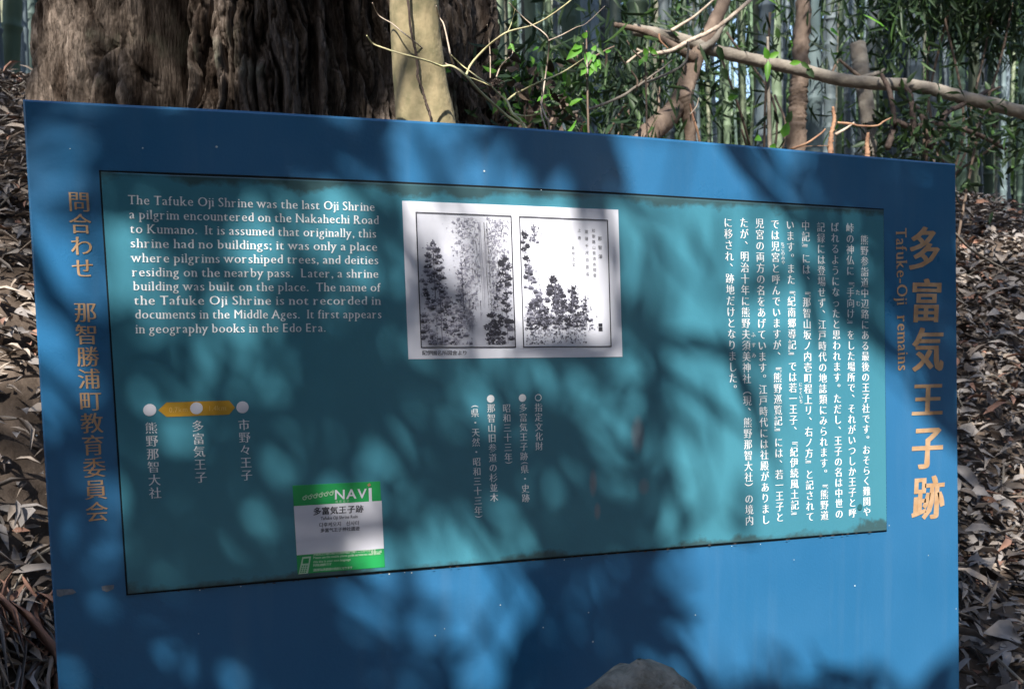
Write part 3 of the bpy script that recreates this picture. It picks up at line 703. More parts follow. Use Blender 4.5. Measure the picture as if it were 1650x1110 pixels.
def leaf_obj(name, V, Fq, Ft, mats, parent=None, kind=None, loc=None, mi=None):
    if parent is not None: V = V - origin(parent)
    elif loc is not None: V = V - np.asarray(loc)
    me = bpy.data.meshes.new(name); me.vertices.add(len(V)); me.vertices.foreach_set('co', V.astype(np.float32).ravel())
    nl = Fq.size + Ft.size; me.loops.add(nl); me.loops.foreach_set('vertex_index', np.concatenate([Fq.ravel(), Ft.ravel()]).astype(np.int32))
    me.polygons.add(len(Fq) + len(Ft)); me.polygons.foreach_set('loop_start', np.concatenate([np.arange(len(Fq)) * 4, Fq.size + np.arange(len(Ft)) * 3]).astype(np.int32))
    for m in mats: me.materials.append(m)
    me.update(calc_edges=True)
    if mi is not None:
        me.polygons.foreach_set('material_index', np.concatenate([mi[Fq[:, 0] // 8], mi[Ft[:, 0] // 8]]).astype(np.int32))
    o = bpy.data.objects.new(name, me); COL.objects.link(o)
    if parent is not None: o.parent = parent
    elif loc is not None: o.location = tuple(loc)
    if kind: o['kind'] = kind
    return o
def rdir(n, down=0.0, flat_=1.0):
    d = RNG.normal(size=(n, 3)); d[:, 2] = d[:, 2] * flat_ - down; return d / np.linalg.norm(d, axis=1)[:, None]

# ------------------------------------------------------------------ smooth-barked young tree in front of the cedar
ys_ = .50
yt = root('young_tree', at(685, 700, ys_), 'straight smooth yellow-beige young trunk in front of the big cedar', 'tree'); yt.location.z = float(H(yt.location.x, ys_)) - .05
pl = []; rl = []
for (xl, xr, py) in ((622, 697, -420), (627, 703, -100), (629, 706, 20), (632, 713, 90), (636, 722, 150), (639, 733, 200), (648, 752, 330), (655, 765, 520), (660, 775, 700), (664, 782, 850)):
    p, q = at(xl, py, ys_), at(xr, py, ys_); pl.append((p + q) / 2); rl.append(np.linalg.norm(q - p) / 2)
P = smoothline(pl, 70); R_ = np.interp(np.linspace(0, 1, len(P)), np.linspace(0, 1, len(rl)), rl)
v, f = tube(P, R_, 40, wob=.006); obj('trunk', v, f, M['smooth_bark'], yt, smooth=True)
v, f = tube(smoothline([at(x, y, ys_ - .062) for x, y in ((652, -60), (660, 30), (664, 60), (670, 85), (673, 108), (673, 125), (680, 142), (684, 158), (690, 175), (694, 192), (700, 260), (712, 420))], 60), .0022, 6, wob=.3)
obj('climbing_vine', v, f, M['vine'], yt)

# ------------------------------------------------------------------ bare twiggy shrub with a few fresh leaves (hangs over the sign's top edge)
sh = root('twiggy_shrub', at(850, 420, .62), 'bare yellow-green twigs with a dried seed head and few fresh leaves above the sign', 'shrub'); sh.location.z = float(H(sh.location.x, .62))
g0 = np.array(sh.location)
yt_ = .42
TW = [([(591, 58), (600, 70), (613, 76), (640, 85), (661, 91), (690, 99), (712, 107), (729, 107), (751, 122), (768, 142), (790, 163), (815, 185), (833, 198), (850, 215), (855, 330)], .0024, 'twig'),
      ([(600, 5), (610, 25), (631, 38), (648, 52), (663, 63.5), (695, 89), (718, 103), (729, 107)], .0015, 'pale_twig'),
      ([(703, 10), (708, 28), (715, 40), (722, 70), (725.6, 88), (731, 106)], .0018, 'pale_twig'),
      ([(727, 89), (741, 103), (758, 116), (778.6, 130.6), (792, 138)], .0015, 'twig'),
      ([(751, 121), (759.7, 103), (782, 78.6), (802, 62), (818, 52), (840, 46), (856, 41.7), (880, 30), (915, 5), (940, -20)], .0022, 'twig'),
      ([(751, 123), (778.6, 133.5), (793.7, 139)], .0016, 'twig'),
      ([(793.7, 141), (805, 153), (816.4, 162.8), (826, 182.7), (843, 207), (853, 300)], .0026, 'twig'),
      ([(816.4, 162.8), (830, 152), (844.8, 144.8), (862, 136), (880, 128), (900, 120), (916.7, 110.8), (941, 94.7)], .0020, 'twig'),
      ([(820, 5), (841, 26.6), (858, 40.8), (872, 50), (883.6, 63.5), (884, 85), (878, 130), (872, 180), (880, 215), (883, 300)], .0018, 'pale_twig'),
      ([(884, 66), (905, 57), (928, 45), (945, 38), (975, 10)], .0013, 'pale_twig'),
      ([(800, 124), (804, 113), (809, 105), (817, 96), (824, 90), (827.8, 78)], .0014, 'pale_twig'),
      ([(785, 40), (788, 65), (790, 95.7), (790, 126)], .0011, 'pale_twig'),
      ([(818, 52), (824, 38), (830, 15)], .0010, 'twig'),
      ([(873, 128), (874, 150), (872, 168), (880, 190), (885, 206), (890, 320)], .0022, 'pale_twig'),
      ([(940, 70), (945, 95), (947, 120)], .0014, 'pale_twig'),
      ([(826, 183), (843, 187), (858, 186), (868, 182)], .0018, 'twig')]
for pts, r, m in TW:
    n = len(pts); dd = yt_ + .05 * math.sin(pts[0][0] * .37)
    P = smoothline([at(x, y, dd + .03 * math.sin(k * 1.3)) for k, (x, y) in enumerate(pts)], 8 * n)
    v, f = tube(P, np.linspace(r * .55, r, len(P)) if pts[0][1] < pts[-1][1] else np.linspace(r, r * .55, len(P)), 6, wob=.15)
    obj('twig', v, f, M[m], sh, smooth=True)
mb = MB(); c0 = at(801, 134, yt_)
for k in range(70):
    d = RNG.normal(size=3); d /= np.linalg.norm(d); c = c0 + d * RNG.uniform(.002, .011) * np.array([1, 1, .9]); v, f = tube([c, c + d * .004], [.0013, .0004], 4); mb.add(v, f)
mb.build('seed_head', M['vine'], sh, kind='stuff')
def one_leaf(p0, p1, y, w, m, parent, tilt=0.0):
    a, b = at(*p0, y), at(*p1, y - .01); up = CAM - a + np.array([tilt, 0, .4]); d = b - a; V, Fq, Ft = leaves([a], [d], [np.cross(np.cross(d, up), d)], np.linalg.norm(d), w * .7)
    return leaf_obj('leaf', V, Fq, Ft, [M[m]], parent)
for p0, p1, w in (((806, 162), (803, 172), .012), ((803, 166), (794, 184), .012), ((826, 168), (840, 176), .011), ((822, 70), (829, 84), .010), ((830, 178), (838, 190), .010), ((824, 200), (818, 206), .008), ((838, 190), (850, 199), .009), ((868, 76), (858, 82), .008), ((826, 74), (818, 79), .009)):
    one_leaf(p0, p1, yt_, w, 'leaf_bright', sh)

# sapling with lit leaves (centre right)
def sapling(name, label, base_px, y, stems, lvs, cat='sapling', r=.003, sm='brown_stem', group=None):
    b = at(base_px, 330, y); z = float(H(b[0], b[1])); rt = root(name, (b[0], b[1], z), label, cat, group)
    for pts in stems:
        P = smoothline([at(px, py, y) for px, py in pts], 8 * len(pts)); v, f = tube(P, np.linspace(r, r * .5, len(P)), 6, wob=.15); obj('stem', v, f, M[sm], rt, smooth=True)
    for p0, p1, w, m in lvs: one_leaf(p0, p1, y - .02, w, m, rt)
    return rt
B = 'leaf_bright'; D = 'leaf_mid'
sapling('leafy_sapling', 'sapling with cluster of sunlit fresh green leaves above the sign centre', 948, .8,
        [[(952, 330), (948, 205), (946, 120), (945, 70), (945, 50)], [(946, 115), (955, 95), (975, 82), (990, 75)], [(947, 125), (930, 90), (925, 75)]],
        [((938, 74), (913, 96), .030, B), ((940, 62), (946, 52), .020, B), ((936, 72), (922, 80), .022, B), ((950, 84), (944, 104), .026, B), ((955, 76), (960, 82), .020, B), ((952, 100), (962, 116), .022, B),
         ((960, 96), (968, 112), .020, B), ((946, 108), (936, 122), .022, B), ((956, 88), (956, 100), .02, B), ((966, 100), (960, 108), .018, B), ((975, 84), (985, 82), .012, B), ((942, 104), (932, 110), .018, D),
         ((962, 78), (974, 90), .016, D), ((935, 60), (928, 68), .016, D), ((955, 110), (950, 122), .016, B)])
sapling('leafy_sapling', 'small sapling with two lit yellow-green leaves beside a mossy twig', 1042, .95,
        [[(1044, 330), (1042, 200), (1040, 110), (1036, 80)], [(1040, 100), (1022, 84), (1010, 66)]],
        [((1036, 86), (1046, 84), .03, B), ((1036, 92), (1042, 100), .03, B), ((1046, 80), (1060, 88), .018, B), ((1020, 82), (1014, 68), .012, D), ((1012, 100), (1016, 116), .018, D), ((1054, 84), (1044, 76), .016, B), ((1034, 96), (1030, 106), .016, B)])
sapling('broadleaf_sapling', 'thin green sapling with upright lance leaves in front of the leaning branch', 1237, 1.3,
        [[(1243, 330), (1240, 220), (1238, 130), (1237, 60)]],
        [((1238, 96), (1232, 76), .03, B), ((1240, 94), (1256, 84), .028, B), ((1238, 98), (1236, 132), .028, B), ((1255, 62), (1251, 44), .025, D), ((1272, 103), (1292, 100), .024, B), ((1290, 100), (1306, 112), .02, D),
         ((1262, 222), (1270, 196), .04, B), ((1268, 200), (1276, 178), .03, D), ((1184, 152), (1180, 162), .035, B), ((1172, 158), (1184, 160), .025, B), ((1190, 150), (1176, 146), .025, D), ((1164, 110), (1172, 130), .03, D),
         ((1300, 110), (1312, 126), .03, 'leaf_dark'), ((1226, 222), (1216, 226), .03, B), ((1250, 238), (1240, 236), .03, B), ((1156, 74), (1166, 100), .03, D)], r=.008, sm='grey_stem')

# ------------------------------------------------------------------ stems, vines, fallen pole
def stem(name, label, cat, pts, y0, y1, r0, r1, m, extra=(), seg=12, wob=.08, group=None):
    P = smoothline([at(px, py, y0 + (y1 - y0) * k / (len(pts) - 1)) for k, (px, py) in enumerate(pts)], 10 * len(pts))
    b = P[0] if P[0][2] < P[-1][2] else P[-1]; rt = root(name, b, label, cat, group)
    v, f = tube(P, np.linspace(r0, r1, len(P)), seg, wob=wob); obj('main_stem', v, f, M[m], rt, smooth=True)
    for pp, y, r, mm in extra:
        Q_ = smoothline([at(px, py, y) for px, py in pp], 8 * len(pp)); v, f = tube(Q_, np.linspace(r, r * .5, len(Q_)), 8, wob=.1); obj('side_branch', v, f, M[mm], rt, smooth=True)
    return rt
stem('fallen_pole', 'long grey fallen trunk slanting down to the right above the sign', 'fallen trunk', [(1020, 48), (1090, 62), (1160, 84), (1230, 100), (1290, 113), (1350, 128), (1400, 134), (1480, 140), (1550, 157), (1610, 171), (1700, 196)], 2.3, 1.9, .024, .028, 'grey_stem',
     [([(1160, 84), (1180, 78), (1200, 95)], 2.6, .010, 'brown_stem'), ([(1340, 120), (1345, 108), (1350, 100)], 2.6, .008, 'brown_stem'), ([(1560, 172), (1580, 155), (1612, 140)], 2.4, .010, 'brown_stem')])
stem('leaning_trunk', 'dark brown leaning trunk rising right, left of the upright grey stump', 'tree', [(1010, 260), (1050, 212), (1080, 185), (1100, 155), (1112, 120), (1128, 80), (1150, 40), (1180, -30)], 2.1, 2.3, .048, .026, 'brown_stem',
     [([(1100, 155), (1108, 180), (1112, 215), (1114, 260)], 2.15, .036, 'brown_stem'), ([(1120, 95), (1080, 72), (1040, 52), (990, 40)], 2.2, .02, 'brown_stem'), ([(1128, 80), (1150, 66), (1166, 40)], 2.2, .018, 'grey_stem')])
stem('forked_stump', 'pale forked upright trunk crossing the fallen pole', 'tree', [(1402, 330), (1400, 215), (1396, 170), (1390, 130), (1386, 100), (1382, 72)], 2.2, 2.3, .030, .036, 'grey_stem', [([(1392, 125), (1415, 118), (1425, 112)], 2.2, .012, 'grey_stem'), ([(1392, 130), (1370, 112), (1352, 96)], 2.2, .010, 'brown_stem')])
stem('knobbly_trunk', 'dark knobbly upright trunk below the fallen pole', 'tree', [(1282, 330), (1284, 225), (1284, 190), (1286, 165), (1286, 150), (1290, 120), (1292, 60), (1296, -40)], 2.5, 2.6, .042, .034, 'brown_stem', wob=.25)
stem('broken_sapling', 'short sunlit orange broken sapling with two bare side twigs at the sign edge', 'sapling', [(1340, 330), (1338, 245), (1340, 215), (1344, 195), (1342, 172)], 1.2, 1.2, .009, .004, 'orange_stem',
     [([(1350, 198), (1372, 200), (1384, 203), (1412, 203), (1424, 196), (1436, 190)], 1.2, .004, 'orange_stem'), ([(1338, 235), (1300, 236), (1272, 241)], 1.2, .001, 'orange_stem'), ([(1276, 240), (1300, 231), (1322, 216), (1330, 208)], 1.18, .004, 'orange_stem'),
      ([(1346, 217), (1362, 208), (1376, 198)], 1.2, .005, 'pale_twig')], wob=.4)
stem('broken_sapling', 'tiny sunlit orange stub under the forked stump', 'stump', [(1398, 260), (1397, 232), (1399, 214)], 1.3, 1.3, .009, .004, 'orange_stem', wob=.3)
stem('liana', 'thin brown vine curving from the sign edge up to the right', 'vine', [(890, 330), (891, 212), (898, 195), (910, 186), (940, 178), (962, 172), (985, 163), (1008, 152), (1027, 139), (1055, 128), (1078, 118), (1096, 108), (1106, 96), (1109, 78), (1108, 68)], 1.1, 1.2, .0045, .003, 'grey_stem',
     [([(1027, 140), (1026, 128), (1015, 112), (1004, 98), (994, 82)], 1.15, .003, 'brown_stem'), ([(1027, 140), (1048, 124), (1068, 110), (1083, 97)], 1.15, .003, 'grey_stem')], wob=.1)
stem('sunlit_branch', 'pale sunlit broken branch reaching up to the right over the sign', 'branch', [(1052, 88), (1068, 85), (1079, 83), (1092, 77), (1104, 70), (1116, 64), (1130, 58), (1150, 48), (1175, 30), (1210, 0)], 1.5, 1.7, .006, .007, 'pale_twig',
     [([(1010, 102), (1022, 92), (1034, 84), (1052, 86)], 1.5, .004, 'pale_twig'), ([(1062, 55), (1064, 66), (1077, 79)], 1.5, .0035, 'orange_stem'), ([(1082, 50), (1098, 40), (1120, 26), (1150, 0)], 1.6, .006, 'pale_twig'), ([(1026, 80), (1036, 84), (1052, 84)], 1.5, .004, 'pale_twig')], wob=.25)
stem('dry_stalk', 'thin sunlit dry stalk standing behind the sign near the leaning trunk', 'stalk', [(1132, 250), (1124, 212), (1117, 190), (1112, 168)], 1.2, 1.25, .0035, .003, 'orange_stem', [([(1112, 185), (1122, 172), (1126, 158)], 1.2, .002, 'pale_twig')])
stem('dry_stalk', 'short sunlit dry stalk right of the liana base', 'stalk', [(930, 260), (937, 206), (943, 196)], 1.2, 1.2, .003, .002, 'orange_stem')
for k, pts in enumerate([[(1475, 250), (1470, 180), (1466, 150), (1450, 135)], [(1518, 235), (1516, 200), (1528, 180), (1545, 172), (1570, 160), (1600, 140)], [(1500, 240), (1490, 200), (1478, 175), (1460, 160)], [(1430, 240), (1440, 200), (1434, 150), (1420, 120)], [(1440, 195), (1470, 205), (1510, 200), (1570, 215), (1620, 240)]]):
    lab = ['dark crooked sapling under the fallen pole, leftmost fork', 'dark sapling with forked top touching the fallen pole at right', 'dark leaning stem between two crooked saplings', 'thin dark stem beside the pale forked trunk', 'dark twig lying nearly level under the fallen pole'][k]
    stem('dark_sapling', lab, 'sapling', pts, 1.9, 2.0, .013, .008, 'vine', wob=.15, group='dark saplings under the fallen pole')
stem('arching_stem', 'thin pale stem arching away right of the sign', 'stem', [(1535, 372), (1560, 398), (1590, 418), (1625, 436), (1670, 452)], .5, .6, .003, .002, 'grey_stem')

# ------------------------------------------------------------------ bushes: hanging foliage masses
def bush(name, label, box, y0, y1, n, ln, wd, mats, weights, down=.9, cat='bush', clumps=14, spread=.14, group=None):
    x0, x1, p0, p1 = box; yc = (y0 + y1) / 2; b = at((x0 + x1) / 2, 400, yc); rt = root(name, (b[0], b[1], float(H(b[0], b[1]))), label, cat, group)
    C_ = []; 
    for k in range(clumps):
        y = RNG.uniform(y0, y1); C_.append(at(RNG.uniform(x0, x1), RNG.uniform(p0, p1), y))
    C_ = np.array(C_); idx = RNG.integers(0, clumps, n); cen = C_[idx] + RNG.normal(size=(n, 3)) * spread * np.array([1, 1, .8])
    V, Fq, Ft = leaves(cen, rdir(n, down), rdir(n), RNG.uniform(.6, 1.2, n) * ln, RNG.uniform(.7, 1.2, n) * wd)
    leaf_obj('leaves', V, Fq, Ft, [M[m] for m in mats], rt, 'stuff', mi=RNG.choice(len(mats), n, p=weights))
    bz = np.array(rt.location); 
    for c in C_[:5]:
        mid = (bz + c) / 2 + RNG.normal(size=3) * .08; v, f = tube(smoothline([bz, mid, c], 14), np.linspace(.010, .004, 15)[:len(smoothline([bz, mid, c], 14))] if False else .006, 6, wob=.1); obj('stem', v, f, M['brown_stem'], rt, smooth=True)
    return rt
bush('hanging_bush', 'dark bush with long drooping leaves filling the upper right corner', (1385, 1660, -80, 62), 2.5, 3.1, 2600, .11, .018, ['leaf_dark', 'leaf_mid'], [.8, .2], clumps=30, spread=.10, down=1.2)
bush('hanging_bush', 'dark drooping bush above the sign centre behind the twigs', (835, 1110, 30, 170), 2.0, 2.8, 900, .11, .016, ['leaf_dark', 'leaf_mid'], [.85, .15], clumps=22, spread=.14, down=1.3)
bush('hanging_bush', 'sparse dark leaves between the grey culms right of the leaning trunk', (1130, 1330, -20, 210), 2.6, 3.4, 320, .12, .016, ['leaf_dark', 'leaf_mid', 'leaf_bright'], [.8, .15, .05], clumps=20, spread=.20, down=1.0)
bush('low_bush', 'tangled low undergrowth with sunlit leaf tips behind the sign centre', (800, 900, 120, 210), 1.0, 1.5, 420, .05, .014, ['leaf_mid', 'leaf_bright', 'leaf_dark'], [.4, .2, .4], clumps=12, spread=.07, down=0)
bush('low_bush', 'dark tangled low growth below the fallen pole at right', (1430, 1640, 190, 250), 1.8, 2.3, 600, .07, .018, ['leaf_dark', 'leaf_mid'], [.85, .15], clumps=14, spread=.10, down=0)
bush('dry_undergrowth', 'dry brown leaf tangle at the cedar foot right of the young trunk', (770, 860, 150, 215), 1.0, 1.4, 350, .05, .02, ['vine', 'brown_stem'], [.5, .5], clumps=10, spread=.07, down=0, cat='undergrowth')

# ------------------------------------------------------------------ bamboo grove
def culm_proto(h, r, seed):
    R2 = np.random.default_rng(seed); rt = bpy.data.objects.new('bamboo', None); COL.objects.link(rt); pts = []; rad = []; z = 0; lean = R2.uniform(-.03, .03, 2)
    while z < h:
        k = 1 - .35 * z / h; bend = (z / h) ** 2 * .25
        for dz, q in ((0, 1.16), (.012, 1.14), (.02, .96), (.06, 1.0), (.20, 1.0), (.235, .98)):
            zz = z + dz; pts.append((lean[0] * zz + bend * lean[0] * 10, lean[1] * zz, zz)); rad.append(r * k * q)
        z += .24 + .04 * R2.random()
    v, f = tube(pts, rad, 10); o = obj('culm', v, f, M['culm'], rt, smooth=True)
    n = 90; zc = R2.uniform(1.6, h, n); c = np.stack([R2.normal(0, .35, n), R2.normal(0, .35, n), zc], 1)
    V, Fq, Ft = leaves(c, np.stack([R2.normal(size=n), R2.normal(size=n), -R2.uniform(.5, 2, n)], 1), rdir(n), R2.uniform(.10, .18, n), R2.uniform(.014, .022, n))
    leaf_obj('leaf_sprays', V, Fq, Ft, [M['leaf_dark'], M['leaf_mid']], rt, 'stuff', mi=R2.choice(2, n)); return rt
protos = [culm_proto(6.0, .045, s) for s in (1, 2, 3)]
sites = []
r5 = np.random.default_rng(12)
for y0, y1, n in ((3.1, 4.6, 14), (4.6, 7, 44), (7, 11, 90), (11, 17, 90)):
    for k in range(n):
        y = r5.uniform(y0, y1); px = r5.uniform(740, 1800); sites.append((at(px, 300, y)[0], y))
for k in range(26): y = r5.uniform(3.5, 9); sites.append((at(r5.uniform(-260, 60), 300, y)[0], y))
for k, (x, y) in enumerate(sites):
    src = protos[k % 3]; o = src if k < 3 else copy_of(src); o.location = (x, y, float(H(x, y)) - .05); s = r5.uniform(.75, 1.35)
    o.scale = (s, s, r5.uniform(.9, 1.3)); o.rotation_euler = (r5.normal(0, .02), r5.normal(0, .03), r5.uniform(0, 6.28))
    kd = ('broad dark bamboo culm in the front row of the grove behind the fallen pole', 'front row culms of the grove') if y < 4.6 else ('grey bamboo culm in the middle of the grove behind the sign', 'middle culms of the grove') if y < 8 else ('thin far bamboo culm at the back of the grove', 'far culms of the grove')
    tag(o, kd[0], 'bamboo', kd[1])
# far woodland beyond the grove reads as one mass
n = 26000; yy_ = RNG.uniform(19, 26, n); xx_ = RNG.uniform(-14, 34, n); zz_ = RNG.uniform(.3, 9, n) ** 1.0
keep = vnoise(xx_ * .35, zz_ * .45, 5.5) > .40; yy_, xx_, zz_ = yy_[keep], xx_[keep], zz_[keep]; n = len(yy_)
V, Fq, Ft = leaves(np.stack([xx_, yy_, zz_ + 1], 1), rdir(n, .3), rdir(n), RNG.uniform(.5, .9, n), RNG.uniform(.22, .4, n))
tag(leaf_obj('far_woodland', V, Fq, Ft, [M['leaf_dark'], M['leaf_mid']], None, 'stuff', loc=(8, 22, 1), mi=RNG.choice(2, n, p=[.7, .3])), 'dim dark woodland closing the view behind the bamboo', 'woodland')

n = 30000; th = RNG.uniform(pi * .98, pi * 2.02, n); rr_ = RNG.uniform(9, 14, n); xx_ = .6 + np.cos(th) * rr_; yy_ = np.sin(th) * rr_; zz_ = RNG.uniform(0, 5.5, n)  # leaf ring added out of view to cut sky reflection and ambient light
keep = vnoise(th * 5, zz_ * .5, 8.5) > .33; n = int(keep.sum())
V, Fq, Ft = leaves(np.stack([xx_, yy_, zz_], 1)[keep], rdir(n, .3), rdir(n), RNG.uniform(.4, .8, n), RNG.uniform(.2, .36, n))
tag(leaf_obj('unseen_woodland', V, Fq, Ft, [M['leaf_dark'], M['leaf_mid']], None, 'stuff', loc=(.6, -11, 0), mi=RNG.choice(2, n, p=[.7, .3])), 'unseen dark woodland added on the path side to dim reflections on the sign', 'woodland')

# ------------------------------------------------------------------ leaf litter on the bank
def litter(name, label, n, xr, yr, ln, wd, mats, w, lift=.02, flat_=.35, dirfn=None):
    x = RNG.uniform(*xr, n); y = RNG.uniform(*yr, n); z = H(x, y) + RNG.uniform(0, lift, n); d = rdir(n, 0, flat_)
    if dirfn is not None: d = d * .45 + np.array(dirfn)
    V, Fq, Ft = leaves(np.stack([x, y, z], 1), d, rdir(n) * .7 + np.array([0, -.3, 1]), np.clip(RNG.lognormal(-.1, .45, n), .3, 2.4) * ln, np.clip(RNG.lognormal(-.1, .5, n), .3, 2.6) * wd, curl=.35)
    return tag(leaf_obj(name, V, Fq, Ft, mats, None, 'stuff', loc=(float(np.mean(xr)), float(np.mean(yr)), 0), mi=RNG.choice(len(mats), n, p=w)), label, 'leaf litter')
litter('leaf_litter', 'curled dry leaves thickly covering the bank behind and right of the sign', 46000, (.6, 4.2), (.05, 5.2), .050, .017, LITTER, [.40, .12, .10, .38], .06)
litter('leaf_litter', 'pale dry leaves and straw on the bank left of the sign', 22000, (-2.6, .4), (.05, 3.0), .06, .013, LITTER, [.40, .38, .10, .12], .06)
litter('dry_fronds', 'long rust brown dead fronds hanging down the bank left of the sign', 1500, (-.6, .1), (.12, .7), .13, .008, LITTER, [.25, .3, .4, .05], .06, dirfn=(.1, -.7, -.35))
litter('broad_litter', 'broad pale dead leaves lying among the finer litter right of the sign', 900, (.9, 3.6), (.1, 3.2), .065, .040, LITTER, [.55, .25, .10, .10], .07)
litter('path_litter', 'scattered leaves on the path before the sign', 5000, (-2.5, 4), (-3.0, 0), .05, .025, LITTER, [.35, .2, .15, .3], .015)

mb = MB()
for k in range(420):     # dead twigs lying among the leaves
    x = RNG.uniform(.9, 3.4) if k % 3 else RNG.uniform(-1.2, .1); y = RNG.uniform(.1, 3.4); a = RNG.uniform(0, 2 * pi); l = RNG.uniform(.04, .22)
    P = [(x + cos(a) * l * t + .01 * sin(9 * t + k), y + sin(a) * l * t, float(H(x + cos(a) * l * t, y + sin(a) * l * t)) + .045 + .02 * sin(5 * t + k)) for t in (0, .35, .7, 1)]
    v, f = tube(P, [.0035, .003, .0025, .0015], 5); mb.add(v, f)
tag(mb.build('fallen_twigs', M['grey_stem'], kind='stuff'), 'dead twigs lying scattered over the leaf litter of the bank', 'twigs')

# boulder at the foot of the sign
def boulder(c, r, seed, label):
    R2 = np.random.default_rng(seed); nu, nv_ = 40, 24; U, W = np.meshgrid(np.linspace(0, 2 * pi, nu, endpoint=False), np.linspace(0.02, pi - .02, nv_))
    X, Y, Z = np.cos(U) * np.sin(W), np.sin(U) * np.sin(W), np.cos(W); k = 1 + .30 * (vnoise(X * 1.6 + seed, Y * 1.6, Z * 1.6) - .5) + .10 * (vnoise(X * 6, Y * 6 + seed, Z * 6) - .5)
    V = np.stack([c[0] + X * k * r[0], c[1] + Y * k * r[1], c[2] + Z * k * r[2]], -1).reshape(-1, 3); i = np.arange(nv_ - 1)[:, None] * nu + np.arange(nu)[None]; j = np.arange(nv_ - 1)[:, None] * nu + (np.arange(nu)[None] + 1) % nu
    tag(obj('boulder', V, np.stack([i, i + nu, j + nu, j], -1).reshape(-1, 4), M['rock'], loc=(c[0], c[1], 0), smooth=True), label, 'rock')
tp = at(1030, 1063, -.24); boulder((tp[0], tp[1], tp[2] - .13), (.10, .09, .118), 3, 'pale weathered boulder at the foot of the sign')

# ------------------------------------------------------------------ shade tree: stands left of the path, its boughs hang over the sign and throw the dapples
LIT = [  # sunlit patches on the board as seen in the photograph: centre x, y, radii, openness
    (1100, 262, 165, 52, 1), (1175, 480, 75, 150, .8), (1180, 700, 95, 190, .85), (1120, 560, 60, 90, .5), (1385, 735, 95, 130, 1), (1480, 820, 85, 110, 1), (1350, 925, 190, 75, 1), (1470, 1010, 70, 70, 1), (1280, 720, 90, 130, .9),
    (1290, 1010, 140, 60, .7), (1130, 1020, 60, 60, .8), (890, 440, 105, 95, 1), (700, 335, 60, 22, .8), (705, 470, 60, 90, .45), (980, 380, 60, 50, .7), (720, 970, 100, 50, .75), (790, 1030, 50, 45, .7), (85, 470, 45, 120, 1), (75, 210, 55, 45, .9),
    (105, 625, 40, 50, .85), (268, 265, 26, 60, .8), (190, 262, 26, 22, .7), (185, 330, 22, 70, .6), (330, 420, 110, 60, .55), (420, 480, 90, 60, .5), (560, 530, 60, 40, .6), (600, 900, 60, 40, .9), (690, 880, 60, 28, .8),
    (640, 640, 90, 40, .35), (235, 640, 40, 60, .6), (560, 860, 45, 30, .5), (1160, 870, 60, 40, .7), (350, 560, 80, 40, .35), (320, 290, 250, 125, .74), (600, 280, 130, 80, .68), (850, 300, 140, 95, .74), (960, 400, 60, 90, .6), (1210, 440, 60, 90, .9), (1330, 640, 60, 60, .8), (950, 620, 60, 60, .3)]
LIT += [(1440, 970, 120, 70, 1)]
LT = [(*bp(x, y), abs(bp(x + a, y)[0] - bp(x - a, y)[0]) / 2, abs(bp(x, y - b)[1] - bp(x, y + b)[1]) / 2, o) for x, y, a, b, o in LIT]
for x, y, dep, rx, rz, o in ((685, 110, .46, .06, .42, .5), (940, 92, .8, .09, .10, .95), (1040, 90, 1.0, .08, .08, .9), (700, 95, .42, .16, .10, .7), (820, 120, .42, .16, .17, .97), (1200, 110, 2.2, .3, .12, .7), (870, 40, .42, .12, .1, .9), (1100, 70, 1.5, .22, .12, .9), (1340, 205, 1.2, .10, .10, .95),
                             (1238, 100, 1.3, .08, .10, .9), (1480, 150, 2.1, .12, .06, .8), (40, 330, .85, .14, .20, .8), (50, 500, .6, .10, .25, .9), (60, 930, .25, .10, .16, .9), (1590, 320, 1.6, .10, .06, .8), (330, 60, .92, .10, .12, .6), (600, 190, .9, .10, .10, .7), (120, 150, .95, .10, .12, .6)):
    p = at(x, y, dep); LT.append((p[0] + L[0] / -L[1] * dep, p[2] + L[2] / -L[1] * dep, rx, rz, o))     # places behind the board where sun falls
def openness(u, v_):
    o = np.zeros_like(u)
    for cx, cy, a, b, k in LT:
        d = ((u - cx) / a) ** 2 + ((v_ - cy) / b) ** 2; o = np.maximum(o, k * np.clip(2.0 - 1.1 * d, 0, 1))
    return o
tree = root('shade_tree', (-2.6, -3.2, 0), 'leafy tree by the path whose boughs shade the sign', 'tree')
LD = L / -L[1]                                    # step of one metre towards the viewer's side along the sun's rays
def cast(u, v_, t): return np.stack([u + LD[0] * t, -t, v_ + LD[2] * t], -1) if np.ndim(u) else np.array([u + LD[0] * t, -t, v_ + LD[2] * t])
def canopy(n, ur, vr, tr, ln, wd, base):
    u = RNG.uniform(*ur, n); v_ = RNG.uniform(*vr, n); t = RNG.uniform(*tr, n); c = cast(u, v_, t)
    d = rdir(n, .7); ll = RNG.uniform(.6, 1.2, n) * ln
    keep = np.ones(n, bool); rnd = RNG.random(n)
    for q in (0, .5, 1.0):                        # shadow of base, middle and tip of the leaf
        P = c + d * (ll * q)[:, None]; tt = -P[:, 1]; su = P[:, 0] - LD[0] * tt; sv = P[:, 2] - LD[2] * tt
        keep &= rnd > openness(su, sv) * 1.02
    if base is not None: keep &= base(u, v_)
    V, Fq, Ft = leaves(c[keep], d[keep], rdir(n)[keep] + L * .8, ll[keep], (RNG.uniform(.7, 1.2, n) * wd)[keep]); return V, Fq, Ft, keep.sum()
V1, q1, t1, c1 = canopy(4300, (-.35, 1.5), (Z0 - .5, Z0 + .8), (1.55, 2.9), .19, .024, None)
def gaps(u, v_): return (vnoise(u * 3.1 + 9, v_ * 3.1, 1.5) > .40) & ~((u > -.30) & (u < 1.42) & (v_ > Z0 - .42) & (v_ < Z0 + .72))
